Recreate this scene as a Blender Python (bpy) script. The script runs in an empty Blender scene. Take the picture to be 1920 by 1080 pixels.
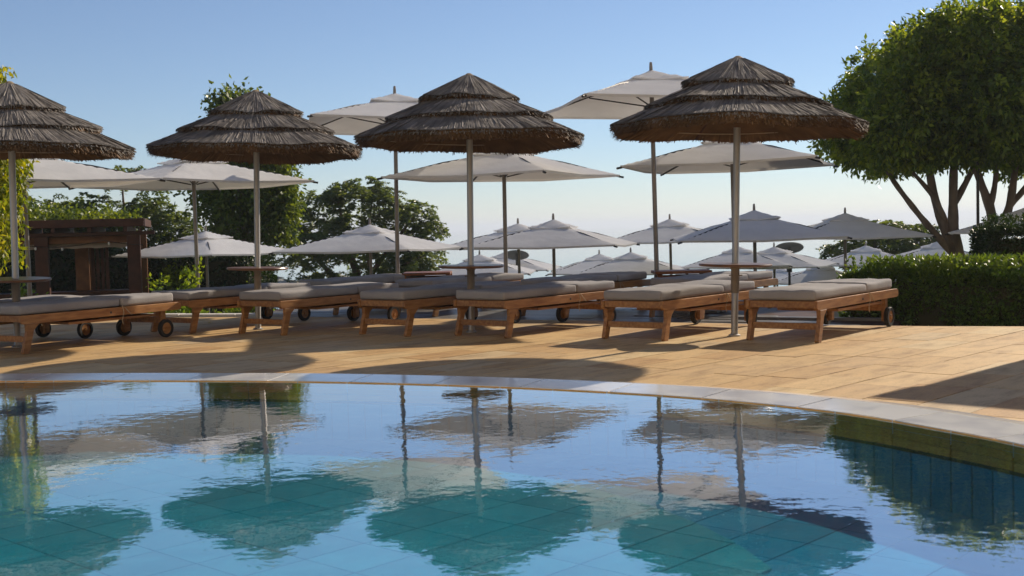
import bpy, bmesh, math, random
import numpy as np
from mathutils import Vector, Matrix

# ------------------------------------------------------------------ camera, sky, sun, exposure
S = bpy.context.scene
COL = S.collection
CAM_H = 1.04
cd = bpy.data.cameras.new('camera'); cam = bpy.data.objects.new('camera', cd); COL.objects.link(cam)
cd.sensor_width = 36.0; cd.lens = 36.0 * 2240 / 1920
cd.clip_start = 0.05; cd.clip_end = 60000
th = math.atan(113 / 2240); rl = 0.026
R_ = Vector((1, 0, 0)); U_ = Vector((0, math.sin(th), math.cos(th))); F_ = Vector((0, math.cos(th), -math.sin(th)))
rc = R_ * math.cos(rl) - U_ * math.sin(rl); uc = R_ * math.sin(rl) + U_ * math.cos(rl)
M = Matrix((rc, uc, -F_)).transposed().to_4x4(); M.translation = Vector((0, 0, CAM_H))
cam.matrix_world = M
cd.dof.use_dof = True; cd.dof.focus_distance = 11.5; cd.dof.aperture_fstop = 5.6
S.camera = cam

SUN_AZ = math.radians(43.5)      # to the right of straight ahead (+Y towards +X)
SUN_EL = math.radians(28.5)
w = bpy.data.worlds.new('World'); S.world = w; w.use_nodes = True
nt = w.node_tree; nt.nodes.clear()
sky = nt.nodes.new('ShaderNodeTexSky'); sky.sky_type = 'NISHITA'; sky.sun_disc = False
sky.sun_elevation = SUN_EL; sky.sun_rotation = SUN_AZ
sky.altitude = 0; sky.air_density = 0.9; sky.dust_density = 0.06; sky.ozone_density = 5.5
bgn = nt.nodes.new('ShaderNodeBackground'); bgn.inputs['Strength'].default_value = 0.05
wo = nt.nodes.new('ShaderNodeOutputWorld')
hsv = nt.nodes.new('ShaderNodeHueSaturation'); hsv.inputs['Saturation'].default_value = 0.93
wb_ = nt.nodes.new('ShaderNodeMixRGB'); wb_.blend_type = 'MULTIPLY'; wb_.inputs[0].default_value = 1; wb_.inputs[2].default_value = (1.05, 1.0, 1.0, 1)
nt.links.new(sky.outputs[0], hsv.inputs['Color']); nt.links.new(hsv.outputs[0], wb_.inputs[1]); nt.links.new(wb_.outputs[0], bgn.inputs['Color']); nt.links.new(bgn.outputs[0], wo.inputs['Surface'])

sd = bpy.data.lights.new('sun', 'SUN'); sun = bpy.data.objects.new('sun', sd); COL.objects.link(sun)
sd.energy = 2.95; sd.angle = math.radians(0.6); sd.color = (1.0, 0.86, 0.68)
sdir = Vector((math.sin(SUN_AZ) * math.cos(SUN_EL), math.cos(SUN_AZ) * math.cos(SUN_EL), math.sin(SUN_EL)))
sun.rotation_euler = sdir.to_track_quat('Z', 'Y').to_euler()
sun.location = (12, 12, 12)

S.view_settings.view_transform = 'Standard'; S.view_settings.look = 'None'
S.view_settings.exposure = 1.04; S.view_settings.gamma = 1.0; S.view_settings.use_curve_mapping = False
S.render.engine = 'CYCLES'
S.cycles.use_denoising = True
S.cycles.max_bounces = 12; S.cycles.diffuse_bounces = 6; S.cycles.transparent_max_bounces = 8; S.cycles.transmission_bounces = 8
S.cycles.sample_clamp_indirect = 4.0
S.cycles.caustics_reflective = False; S.cycles.caustics_refractive = True

rng = np.random.default_rng(7); random.seed(7)

# ------------------------------------------------------------------ materials
def newmat(name):
    m = bpy.data.materials.new(name); m.use_nodes = True
    n = m.node_tree; n.nodes.clear()
    o = n.nodes.new('ShaderNodeOutputMaterial')
    return m, n, o

def N(n, typ, **kw):
    x = n.nodes.new(typ)
    for k, v in kw.items():
        if k in x.inputs: x.inputs[k].default_value = v
        else: setattr(x, k, v)
    return x

def ramp(n, stops):
    r = n.nodes.new('ShaderNodeValToRGB'); e = r.color_ramp.elements
    while len(e) < len(stops): e.new(0.5)
    for i, (p, c) in enumerate(stops):
        e[i].position = p; e[i].color = (*c, 1) if len(c) == 3 else c
    return r

def surf(name, ca, cb, scale=8.0, rough=0.7, bump=0.0, bscale=None, stretch=None, jitter=0.0, spec=0.35, detail=6, per_object=0.0, lo=0.35, hi=0.65, rvar=0.0, metal=0.0):
    """noise-blended colours, optional per-object value change and bump"""
    m, n, o = newmat(name); L = n.links.new
    p = N(n, 'ShaderNodeBsdfPrincipled'); p.inputs['Roughness'].default_value = rough
    p.inputs['Specular IOR Level'].default_value = spec; p.inputs['Metallic'].default_value = metal
    tc = N(n, 'ShaderNodeTexCoord'); mp = N(n, 'ShaderNodeMapping')
    L(tc.outputs['Object'], mp.inputs['Vector'])
    if stretch: mp.inputs['Scale'].default_value = stretch
    oi = N(n, 'ShaderNodeObjectInfo')
    addv = N(n, 'ShaderNodeVectorMath', operation='MULTIPLY_ADD')
    addv.inputs[1].default_value = (1, 1, 1)
    sc = N(n, 'ShaderNodeMath', operation='MULTIPLY'); sc.inputs[1].default_value = 37.0
    L(oi.outputs['Random'], sc.inputs[0]); L(mp.outputs[0], addv.inputs[0]); L(sc.outputs[0], addv.inputs[2])
    nz = N(n, 'ShaderNodeTexNoise'); nz.inputs['Scale'].default_value = scale; nz.inputs['Detail'].default_value = detail
    L(addv.outputs[0], nz.inputs['Vector'])
    r = ramp(n, [(lo, ca), (hi, cb)]); L(nz.outputs['Fac'], r.inputs[0])
    col = r.outputs[0]
    if per_object:
        hv = N(n, 'ShaderNodeHueSaturation')
        mr = N(n, 'ShaderNodeMapRange'); mr.inputs['To Min'].default_value = 1 - per_object; mr.inputs['To Max'].default_value = 1 + per_object
        L(oi.outputs['Random'], mr.inputs['Value']); L(mr.outputs[0], hv.inputs['Value']); L(col, hv.inputs['Color']); col = hv.outputs[0]
    L(col, p.inputs['Base Color'])
    if rvar:
        mr2 = N(n, 'ShaderNodeMapRange'); mr2.inputs['To Min'].default_value = rough - rvar; mr2.inputs['To Max'].default_value = rough + rvar
        L(nz.outputs['Fac'], mr2.inputs['Value']); L(mr2.outputs[0], p.inputs['Roughness'])
    if bump:
        nb = N(n, 'ShaderNodeTexNoise'); nb.inputs['Scale'].default_value = bscale or scale * 4; nb.inputs['Detail'].default_value = 8
        L(addv.outputs[0], nb.inputs['Vector'])
        b = N(n, 'ShaderNodeBump'); b.inputs['Distance'].default_value = bump; b.inputs['Strength'].default_value = 1
        L(nb.outputs['Fac'], b.inputs['Height']); L(b.outputs[0], p.inputs['Normal'])
    L(p.outputs[0], o.inputs['Surface'])
    return m

def stone_mat():
    m, n, o = newmat('travertine'); L = n.links.new
    p = N(n, 'ShaderNodeBsdfPrincipled', Roughness=0.62); p.inputs['Specular IOR Level'].default_value = 0.3
    tc = N(n, 'ShaderNodeTexCoord'); oi = N(n, 'ShaderNodeObjectInfo')
    sc = N(n, 'ShaderNodeMath', operation='MULTIPLY'); sc.inputs[1].default_value = 53.0; L(oi.outputs['Random'], sc.inputs[0])
    ad = N(n, 'ShaderNodeVectorMath', operation='ADD'); L(tc.outputs['Object'], ad.inputs[0]); L(sc.outputs[0], ad.inputs[1])
    base = ramp(n, [(0.0, (.45, .275, .115)), (0.2, (.52, .345, .155)), (0.45, (.58, .40, .19)), (0.7, (.50, .335, .16)), (0.85, (.60, .445, .23)), (1.0, (.49, .365, .21))])
    L(oi.outputs['Random'], base.inputs[0])
    mp = N(n, 'ShaderNodeMapping'); mp.inputs['Scale'].default_value = (1.2, 4.0, 1); L(ad.outputs[0], mp.inputs['Vector'])
    n1 = N(n, 'ShaderNodeTexNoise', Scale=2.2, Detail=7.0, Roughness=0.62); L(mp.outputs[0], n1.inputs['Vector'])
    mx = N(n, 'ShaderNodeMixRGB', blend_type='MULTIPLY'); mx.inputs[0].default_value = 0.8
    r1 = ramp(n, [(0.28, (.55, .48, .42)), (0.5, (.95, .94, .92)), (0.75, (1.15, 1.12, 1.08))]); L(n1.outputs['Fac'], r1.inputs[0])
    L(base.outputs[0], mx.inputs[1]); L(r1.outputs[0], mx.inputs[2])
    n2 = N(n, 'ShaderNodeTexNoise', Scale=26.0, Detail=4.0); L(mp.outputs[0], n2.inputs['Vector'])
    r2 = ramp(n, [(0.30, (.45, .40, .34)), (0.40, (1, 1, 1))]); L(n2.outputs['Fac'], r2.inputs[0])
    m2 = N(n, 'ShaderNodeMixRGB', blend_type='MULTIPLY'); m2.inputs[0].default_value = 0.7
    L(mx.outputs[0], m2.inputs[1]); L(r2.outputs[0], m2.inputs[2]); L(m2.outputs[0], p.inputs['Base Color'])
    b = N(n, 'ShaderNodeBump', Distance=0.002, Strength=0.8); L(n2.outputs['Fac'], b.inputs['Height']); L(b.outputs[0], p.inputs['Normal'])
    L(p.outputs[0], o.inputs['Surface']); return m

def straw_mat(name, ca, cb, cc):
    m, n, o = newmat(name); L = n.links.new
    p = N(n, 'ShaderNodeBsdfPrincipled', Roughness=0.75); p.inputs['Specular IOR Level'].default_value = 0.25
    at = N(n, 'ShaderNodeAttribute', attribute_name='tint')
    r = ramp(n, [(0.0, ca), (0.55, cb), (1.0, cc)]); L(at.outputs['Fac'], r.inputs[0])
    tc = N(n, 'ShaderNodeTexCoord'); nz = N(n, 'ShaderNodeTexNoise', Scale=5.0, Detail=5.0); L(tc.outputs['Object'], nz.inputs['Vector'])
    rr = ramp(n, [(0.35, (.6, .58, .56)), (0.65, (1.1, 1.08, 1.05))]); L(nz.outputs['Fac'], rr.inputs[0])
    mx = N(n, 'ShaderNodeMixRGB', blend_type='MULTIPLY'); mx.inputs[0].default_value = 1
    L(r.outputs[0], mx.inputs[1]); L(rr.outputs[0], mx.inputs[2]); L(mx.outputs[0], p.inputs['Base Color'])
    L(p.outputs[0], o.inputs['Surface']); return m

def leaf_mat(name, dark, mid, light, trans=0.35, scale=1.2, tcol=None):
    m, n, o = newmat(name); L = n.links.new
    at = N(n, 'ShaderNodeAttribute', attribute_name='tint')
    tc = N(n, 'ShaderNodeTexCoord'); nz = N(n, 'ShaderNodeTexNoise', Scale=scale, Detail=3.0); L(tc.outputs['Object'], nz.inputs['Vector'])
    ad = N(n, 'ShaderNodeMath', operation='MULTIPLY_ADD'); ad.inputs[1].default_value = 0.55
    sb = N(n, 'ShaderNodeMath', operation='MULTIPLY'); sb.inputs[1].default_value = 0.45
    L(nz.outputs['Fac'], sb.inputs[0]); L(at.outputs['Fac'], ad.inputs[0]); L(sb.outputs[0], ad.inputs[2])
    r = ramp(n, [(0.15, dark), (0.5, mid), (0.85, light)]); L(ad.outputs[0], r.inputs[0])
    p = N(n, 'ShaderNodeBsdfPrincipled', Roughness=0.42); p.inputs['Specular IOR Level'].default_value = 0.4
    L(r.outputs[0], p.inputs['Base Color'])
    t = N(n, 'ShaderNodeBsdfTranslucent')
    hs = N(n, 'ShaderNodeMixRGB', blend_type='MULTIPLY'); hs.inputs[0].default_value = 1
    hs.inputs[2].default_value = (*(tcol or (2.6, 2.1, 0.7)), 1); L(r.outputs[0], hs.inputs[1]); L(hs.outputs[0], t.inputs['Color'])
    mx = N(n, 'ShaderNodeMixShader'); mx.inputs[0].default_value = trans
    L(p.outputs[0], mx.inputs[1]); L(t.outputs[0], mx.inputs[2]); L(mx.outputs[0], o.inputs['Surface']); return m

def fabric_mat(name, col, trans, weave=900):
    m, n, o = newmat(name); L = n.links.new
    tc = N(n, 'ShaderNodeTexCoord'); nz = N(n, 'ShaderNodeTexNoise', Scale=2.5, Detail=6.0); L(tc.outputs['Object'], nz.inputs['Vector'])
    r = ramp(n, [(0.3, tuple(c * 0.9 for c in col)), (0.65, col)]); L(nz.outputs['Fac'], r.inputs[0])
    p = N(n, 'ShaderNodeBsdfDiffuse', Roughness=0.6); L(r.outputs[0], p.inputs['Color'])
    nb = N(n, 'ShaderNodeTexNoise', Scale=9.0, Detail=5.0); L(tc.outputs['Object'], nb.inputs['Vector'])
    b = N(n, 'ShaderNodeBump', Distance=0.012, Strength=0.6); L(nb.outputs['Fac'], b.inputs['Height']); L(b.outputs[0], p.inputs['Normal'])
    t = N(n, 'ShaderNodeBsdfTranslucent'); t.inputs['Color'].default_value = (.76, .72, .66, 1)
    mx = N(n, 'ShaderNodeMixShader'); mx.inputs[0].default_value = trans
    L(p.outputs[0], mx.inputs[1]); L(t.outputs[0], mx.inputs[2]); L(mx.outputs[0], o.inputs['Surface']); return m

def water_mat(name, bump_d, scales, col=(1, 1, 1), rough=0.0):
    m, n, o = newmat(name); L = n.links.new
    g = N(n, 'ShaderNodeBsdfTransparent'); g.inputs['Color'].default_value = (*col, 1)
    gl = N(n, 'ShaderNodeBsdfGlossy', Roughness=rough); gl.inputs['Color'].default_value = (1, 1, 1, 1)
    fr = N(n, 'ShaderNodeLayerWeight', Blend=0.5)
    pw = N(n, 'ShaderNodeMath', operation='POWER'); pw.inputs[1].default_value = 1.75; L(fr.outputs['Facing'], pw.inputs[0])
    tc = N(n, 'ShaderNodeTexCoord')
    acc = None
    for s, a in scales:
        nz = N(n, 'ShaderNodeTexNoise', Scale=s, Detail=2.0); L(tc.outputs['Object'], nz.inputs['Vector'])
        mu = N(n, 'ShaderNodeMath', operation='MULTIPLY'); mu.inputs[1].default_value = a; L(nz.outputs['Fac'], mu.inputs[0])
        if acc is None: acc = mu
        else:
            ad = N(n, 'ShaderNodeMath', operation='ADD'); L(acc.outputs[0], ad.inputs[0]); L(mu.outputs[0], ad.inputs[1]); acc = ad
    b = N(n, 'ShaderNodeBump', Distance=bump_d, Strength=1.0); L(acc.outputs[0], b.inputs['Height']); L(b.outputs[0], gl.inputs['Normal']); L(b.outputs[0], fr.inputs['Normal'])
    mx = N(n, 'ShaderNodeMixShader'); L(pw.outputs[0], mx.inputs[0]); L(g.outputs[0], mx.inputs[1]); L(gl.outputs[0], mx.inputs[2])
    L(mx.outputs[0], o.inputs['Surface']); return m

def sea_mat():
    m, n, o = newmat('sea_water'); L = n.links.new
    p = N(n, 'ShaderNodeBsdfPrincipled', Roughness=0.06, IOR=1.333)
    p.inputs['Base Color'].default_value = (.03, .09, .12, 1)
    tc = N(n, 'ShaderNodeTexCoord'); mp = N(n, 'ShaderNodeMapping'); mp.inputs['Scale'].default_value = (0.35, 1, 1); L(tc.outputs['Object'], mp.inputs['Vector'])
    nz = N(n, 'ShaderNodeTexNoise', Scale=0.25, Detail=6.0); L(mp.outputs[0], nz.inputs['Vector'])
    b = N(n, 'ShaderNodeBump', Distance=0.03, Strength=1.0); L(nz.outputs['Fac'], b.inputs['Height']); L(b.outputs[0], p.inputs['Normal'])
    L(p.outputs[0], o.inputs['Surface']); return m

coping_m = surf('white_coping_stone', (.66, .66, .68), (.86, .85, .82), 3.5, .34, .0012, 14, (1, 1, 1), per_object=.09, spec=.5, rvar=.14, lo=.38, hi=.55)
cp_ = [q for q in coping_m.node_tree.nodes if q.type == 'BSDF_PRINCIPLED'][0]
cp_.inputs['Coat Weight'].default_value = 1.0; cp_.inputs['Coat Roughness'].default_value = .10; cp_.inputs['Coat IOR'].default_value = 1.5     # wet film
MT = dict(
    stone=stone_mat(),
    grout=surf('grout', (.22, .155, .085), (.29, .21, .12), 20, .9),
    greydeck=surf('grey_deck_board', (.10, .10, .10), (.19, .18, .17), 3, .38, .001, 30, (1, 6, 1), rvar=.12, spec=.5),
    tile_tan=surf('sand_pool_tile', (.95, .44, .08), (.97, .53, .13), 6, .3, per_object=.1),
    tile_navy=surf('navy_pool_tile', (.008, .012, .05), (.015, .02, .09), 6, .3, per_object=.15),
    tile_teal=surf('teal_pool_tile', (.006, .37, .62), (.010, .45, .71), 6, .3, per_object=.1),
    tile_green=surf('aqua_pool_tile', (.02, .45, .58), (.035, .54, .67), 6, .3, per_object=.1),
    pgrout=surf('pool_grout', (.01, .15, .22), (.015, .2, .28), 20, .8),
    wood=surf('teak', (.24, .10, .028), (.39, .19, .062), 5, .45, .0012, 40, (7, 1, 7), per_object=.14, spec=.4, rvar=.1),
    darkwood=surf('dark_stained_wood', (.040, .013, .007), (.07, .022, .011), 6, .5, .001, 40, (1, 1, 1), per_object=.1),
    brownwood=surf('brown_stained_wood', (.13, .05, .018), (.20, .085, .03), 6, .5, .001, 40, (1, 1, 1), per_object=.1),
    boxwood=surf('box_wood', (.16, .055, .022), (.25, .09, .035), 8, .5, .001, 40, (1, 1, 5), per_object=.08),
    cushion=surf('taupe_cushion_fabric', (.275, .265, .268), (.345, .332, .332), 3, .9, .0035, 60, spec=.1, per_object=.05),
    rubber=surf('black_rubber', (.012, .012, .012), (.025, .022, .02), 20, .7),
    metal=surf('brushed_pole_metal', (.34, .33, .31), (.42, .40, .38), 4, .42, .0004, 60, (8, 8, .5), spec=.5, metal=.55),
    sleeve=surf('bronze_pole_sleeve', (.20, .16, .12), (.27, .22, .17), 8, .5, metal=.3),
    parasolpole=surf('taupe_parasol_pole', (.20, .175, .155), (.26, .23, .20), 5, .4, spec=.5, metal=.35),
    dark=surf('dark_fitting', (.03, .028, .025), (.05, .045, .04), 10, .5),
    canvas=fabric_mat('off_white_canvas', (.84, .84, .84), .12),
    straw=straw_mat('weathered_straw', (.15, .137, .125), (.25, .23, .21), (.42, .39, .355)),
    strawin=straw_mat('brown_straw', (.08, .045, .022), (.17, .098, .048), (.30, .19, .10)),
    strawcap=surf('tan_straw_cap', (.20, .15, .09), (.30, .23, .14), 30, .8, .003, 60),
    cord=surf('pale_cord', (.35, .28, .20), (.45, .37, .27), 20, .8),
    table=surf('table_wood', (.11, .05, .026), (.17, .08, .04), 8, .32, spec=.5),
    ficus=leaf_mat('ficus_leaf', (.035, .07, .008), (.09, .15, .014), (.24, .31, .035), .45),
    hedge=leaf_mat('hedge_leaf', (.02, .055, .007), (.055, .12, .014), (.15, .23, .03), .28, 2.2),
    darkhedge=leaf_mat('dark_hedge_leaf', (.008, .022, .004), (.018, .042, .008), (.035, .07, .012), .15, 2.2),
    tree3=leaf_mat('broadleaf_leaf', (.035, .065, .012), (.065, .11, .018), (.16, .22, .025), .36),
    tree4=leaf_mat('feathery_leaf', (.05, .085, .034), (.09, .14, .05), (.15, .20, .065), .38),
    bush=leaf_mat('bright_bush_leaf', (.06, .12, .008), (.12, .20, .012), (.22, .30, .03), .4),
    vine=leaf_mat('yellow_green_leaf', (.06, .11, .008), (.14, .19, .012), (.30, .30, .02), .45),
    bark=surf('grey_brown_bark', (.12, .085, .06), (.24, .18, .13), 7, .85, .012, 18, (1, 1, .35)),
    palebark=surf('pale_bark', (.22, .19, .16), (.34, .30, .26), 7, .85, .012, 18, (1, 1, .35)),
    twig=surf('dark_twig', (.018, .022, .008), (.035, .035, .014), 10, .9),
    soil=surf('dry_soil', (.12, .09, .06), (.20, .15, .10), .6, .95, .02, 3),
    planting=surf('planting_bed', (.025, .04, .012), (.06, .075, .025), 2, .95, .03, 6),
    whitekerb=surf('pale_kerb', (.5, .48, .45), (.62, .6, .56), 5, .7),
    render=surf('beige_render', (.48, .40, .30), (.55, .46, .35), 3, .85, .002, 40),
    facade=surf('cream_facade_paint', (.76, .71, .63), (.83, .78, .70), 2, .85, .001, 40),
    glass=surf('dark_window_glass', (.02, .025, .03), (.03, .035, .04), 2, .06, spec=.6),
    coping=coping_m,
    fallen=surf('yellow_leaf', (.45, .32, .03), (.55, .40, .05), 20, .6),
    grey=surf('grey_disc_metal', (.10, .11, .115), (.15, .16, .165), 4, .8, spec=.1),
    valance=surf('cream_awning_fabric', (.36, .30, .25), (.44, .37, .31), 5, .85),
    lampglass=surf('small_glass_bulb', (.6, .58, .5), (.75, .72, .62), 5, .2),
    water=water_mat('pool_water', .0012, [(2.5, 1.0), (8.0, .5), (22.0, .24)], (.93, .985, 1.0)),
    sea=sea_mat(),
)

# ------------------------------------------------------------------ mesh helpers
class MB:
    def __init__(s): s.v = []; s.f = []; s.mi = []
    def add(s, vs, fs, mi=0):
        o = len(s.v); s.v.extend([tuple(map(float, p)) for p in vs]); s.f.extend([tuple(i + o for i in q) for q in fs]); s.mi.extend([mi] * len(fs))
    def box(s, x0, x1, y0, y1, z0, z1, mi=0):
        s.add([(x0, y0, z0), (x1, y0, z0), (x1, y1, z0), (x0, y1, z0), (x0, y0, z1), (x1, y0, z1), (x1, y1, z1), (x0, y1, z1)],
              [(0, 3, 2, 1), (4, 5, 6, 7), (0, 1, 5, 4), (1, 2, 6, 5), (2, 3, 7, 6), (3, 0, 4, 7)], mi)
    def prism(s, poly, z0, z1, mi=0):
        n = len(poly)
        s.add([(x, y, z0) for x, y in poly] + [(x, y, z1) for x, y in poly],
              [tuple(range(n - 1, -1, -1)), tuple(range(n, 2 * n))] + [(i, (i + 1) % n, n + (i + 1) % n, n + i) for i in range(n)], mi)
    def prism_x(s, poly, x0, x1, mi=0):       # polygon in (y,z)
        n = len(poly)
        s.add([(x0, y, z) for y, z in poly] + [(x1, y, z) for y, z in poly],
              [tuple(range(n)), tuple(range(2 * n - 1, n - 1, -1))] + [(i, n + i, n + (i + 1) % n, (i + 1) % n) for i in range(n)], mi)
    def tube(s, pts, rad, n=8, caps=True, mi=0):
        pts = [Vector(p) for p in pts]; k = len(pts)
        rad = rad if hasattr(rad, '__len__') else [rad] * k
        vs = []; fs = []; ref = None
        for i, p in enumerate(pts):
            d = (pts[min(i + 1, k - 1)] - pts[max(i - 1, 0)]).normalized()
            if ref is None:
                ref = Vector((1, 0, 0)) if abs(d.x) < .8 else Vector((0, 1, 0))
            a = (ref - d * ref.dot(d)).normalized(); b = d.cross(a); ref = a
            for j in range(n):
                t = 2 * math.pi * j / n
                vs.append(p + (a * math.cos(t) + b * math.sin(t)) * rad[i])
        for i in range(k - 1):
            for j in range(n):
                fs.append((i * n + j, i * n + (j + 1) % n, (i + 1) * n + (j + 1) % n, (i + 1) * n + j))
        if caps:
            fs.append(tuple(range(n - 1, -1, -1))); fs.append(tuple((k - 1) * n + j for j in range(n)))
        s.add(vs, fs, mi)
    def lathe(s, prof, n=32, mi=0, c=(0, 0)):
        vs = []; fs = []; k = len(prof)
        for r, z in prof:
            for j in range(n):
                t = 2 * math.pi * j / n; vs.append((c[0] + r * math.cos(t), c[1] + r * math.sin(t), z))
        for i in range(k - 1):
            for j in range(n):
                fs.append((i * n + j, i * n + (j + 1) % n, (i + 1) * n + (j + 1) % n, (i + 1) * n + j))
        s.add(vs, fs, mi)
    def mesh(s, name, mats, smooth=False, bevel=0.0, seg=2):
        me = bpy.data.meshes.new(name); me.from_pydata(s.v, [], s.f)
        if not isinstance(mats, (list, tuple)): mats = [mats]
        for m in mats: me.materials.append(m)
        if len(mats) > 1: me.polygons.foreach_set('material_index', s.mi)
        if bevel:
            bm = bmesh.new(); bm.from_mesh(me)
            bmesh.ops.remove_doubles(bm, verts=bm.verts, dist=1e-5)
            ed = [e for e in bm.edges if len(e.link_faces) == 2 and e.calc_face_angle(0) > .6]
            bmesh.ops.bevel(bm, geom=ed, offset=bevel, segments=seg, affect='EDGES', profile=.5, clamp_overlap=True)
            bm.to_mesh(me); bm.free()
        if smooth:
            me.polygons.foreach_set('use_smooth', [True] * len(me.polygons))
            try: me.set_sharp_from_angle(angle=math.radians(40))
            except Exception: pass
        me.update(); return me

def link(name, me, parent=None, loc=None, rotz=None):
    o = bpy.data.objects.new(name, me); COL.objects.link(o)
    if parent: o.parent = parent
    if loc is not None: o.location = loc
    if rotz is not None: o.rotation_euler = (0, 0, rotz)
    return o

def tag(o, label=None, cat=None, group=None, kind=None):
    if label: o['label'] = label
    if cat: o['category'] = cat
    if group: o['group'] = group
    if kind: o['kind'] = kind
    return o

def thing(name, label, cat, loc, rotz=0, group=None):
    o = bpy.data.objects.new(name, None); o.empty_display_size = .2; COL.objects.link(o)
    o.location = loc; o.rotation_euler = (0, 0, rotz)
    return tag(o, label, cat, group)

def copy_thing(root, loc, rot, label, group=None):
    r = root.copy(); COL.objects.link(r); r.location = loc; r.rotation_euler = rot; r['label'] = label
    if group: r['group'] = group
    parts = {}
    for ch in list(root.children):
        c = ch.copy(); COL.objects.link(c); c.parent = r; parts.setdefault(ch.name.split('.')[0], []).append(c)
        for g in list(ch.children):
            q = g.copy(); COL.objects.link(q); q.parent = c
    return r, parts

def quads_mesh(name, P, mats, tint=None, mat_idx=None, smooth=False):
    """P: (N,4,3) quads -> one mesh, per-face tint attribute"""
    n = len(P); me = bpy.data.meshes.new(name)
    me.vertices.add(n * 4); me.vertices.foreach_set('co', P.reshape(-1).astype(np.float32))
    me.loops.add(n * 4); me.loops.foreach_set('vertex_index', np.arange(n * 4, dtype=np.int32))
    me.polygons.add(n); me.polygons.foreach_set('loop_start', np.arange(0, n * 4, 4, dtype=np.int32))
    try: me.polygons.foreach_set('loop_total', np.full(n, 4, dtype=np.int32))
    except Exception: pass
    if not isinstance(mats, (list, tuple)): mats = [mats]
    for m in mats: me.materials.append(m)
    if mat_idx is not None: me.polygons.foreach_set('material_index', mat_idx.astype(np.int32))
    me.update(calc_edges=True)
    if tint is not None:
        a = me.attributes.new('tint', 'FLOAT', 'FACE'); a.data.foreach_set('value', tint.astype(np.float32))
    return me

def unit(v): return v / np.maximum(np.linalg.norm(v, axis=-1, keepdims=True), 1e-9)

def leaves(P, size, out=None, droop=0.3, narrow=0.5, spread=1.0):
    """diamond leaves at P, facing roughly outwards, tips drooping"""
    n = len(P)
    d = unit(rng.normal(size=(n, 3)) * spread + (0 if out is None else out) * .8 + np.array([0, 0, -droop]))
    s = unit(np.cross(d, rng.normal(size=(n, 3))))
    L = (size * rng.uniform(.7, 1.3, n))[:, None]
    nrm = np.cross(d, s)
    a = P; c = P + d * L; b = P + d * L * .45 + s * L * narrow * .5 + nrm * L * .08; e = P + d * L * .45 - s * L * narrow * .5 + nrm * L * .08
    return np.stack([a, b, c, e], 1)

# ------------------------------------------------------------------ terrain, sea
def sheet(name, prof, x0, x1, mat, nx=40, noise=0.0):
    b = MB(); xs = np.linspace(x0, x1, nx)
    vs = [(x, y, z + noise * math.sin(x * .7 + y * .9) * (1 if y > 24 else 0)) for y, z in prof for x in xs]
    fs = [(i * nx + j, i * nx + j + 1, (i + 1) * nx + j + 1, (i + 1) * nx + j) for i in range(len(prof) - 1) for j in range(nx - 1)]
    b.add(vs, fs); o = link(name, b.mesh(name, mat, smooth=False)); tag(o, kind='structure'); return o
sheet('terrain', [(9.5, -2.4), (12, -1.4), (15.7, -.95), (17, -1.0), (19, -1.06), (26, -1.06), (26.6, -1.8), (33.4, -1.82), (34, -2.5), (42, -2.6), (60, -6), (95, -12.8)], -60, 60, MT['planting'], 60)
sheet('sea', [(80, -12.0), (400, -12.0), (3000, -12.0), (29000, -12.0)], -5900, 5900, MT['sea'], 12)

# ------------------------------------------------------------------ pool outline
ctrl = [(2.52, 4.2), (2.25, 5.2), (2.02, 5.72), (1.68, 6.30), (.98, 6.98), (-.03, 7.60), (-1.18, 8.08), (-2.23, 8.37), (-3.74, 8.66), (-5.6, 8.85), (-7.3, 8.5),
        (-8.4, 7.4), (-8.7, 5.5), (-8.2, 3.6), (-6.6, 2.2), (-4.0, 1.75), (-1.5, 1.6), (.8, 1.7), (2.1, 2.2), (2.55, 3.1)]
def spline(c, k=12):
    c = np.array(c); n = len(c); out = []
    for i in range(n):
        p0, p1, p2, p3 = c[i - 1], c[i], c[(i + 1) % n], c[(i + 2) % n]
        for t in np.linspace(0, 1, k, endpoint=False):
            out.append(.5 * ((2 * p1) + (-p0 + p2) * t + (2 * p0 - 5 * p1 + 4 * p2 - p3) * t * t + (-p0 + 3 * p1 - 3 * p2 + p3) * t ** 3))
    return np.array(out)
dense = spline(ctrl, 24)
seglen = np.linalg.norm(np.roll(dense, -1, 0) - dense, axis=1); cum = np.r_[0, np.cumsum(seglen)]; PER = cum[-1]
def on_curve(s):
    s = s % PER; i = int(np.searchsorted(cum, s, 'right')) - 1; i = min(i, len(dense) - 1)
    t = (s - cum[i]) / max(seglen[i], 1e-9); p = dense[i] * (1 - t) + dense[(i + 1) % len(dense)] * t
    a = dense[(i - 2) % len(dense)]; b = dense[(i + 3) % len(dense)]; d = (b - a) / np.linalg.norm(b - a)
    return p, np.array([d[1], -d[0]])          # point and outward normal (outline runs counter-clockwise)
area = .5 * np.sum(dense[:, 0] * np.roll(dense[:, 1], -1) - np.roll(dense[:, 0], -1) * dense[:, 1])
SGN = 1.0 if area > 0 else -1.0
def off(s, d):
    p, nn = on_curve(s); return p + nn * SGN * d
WATER_Z = .018
W_IN, W_OUT = .35, .53

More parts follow.
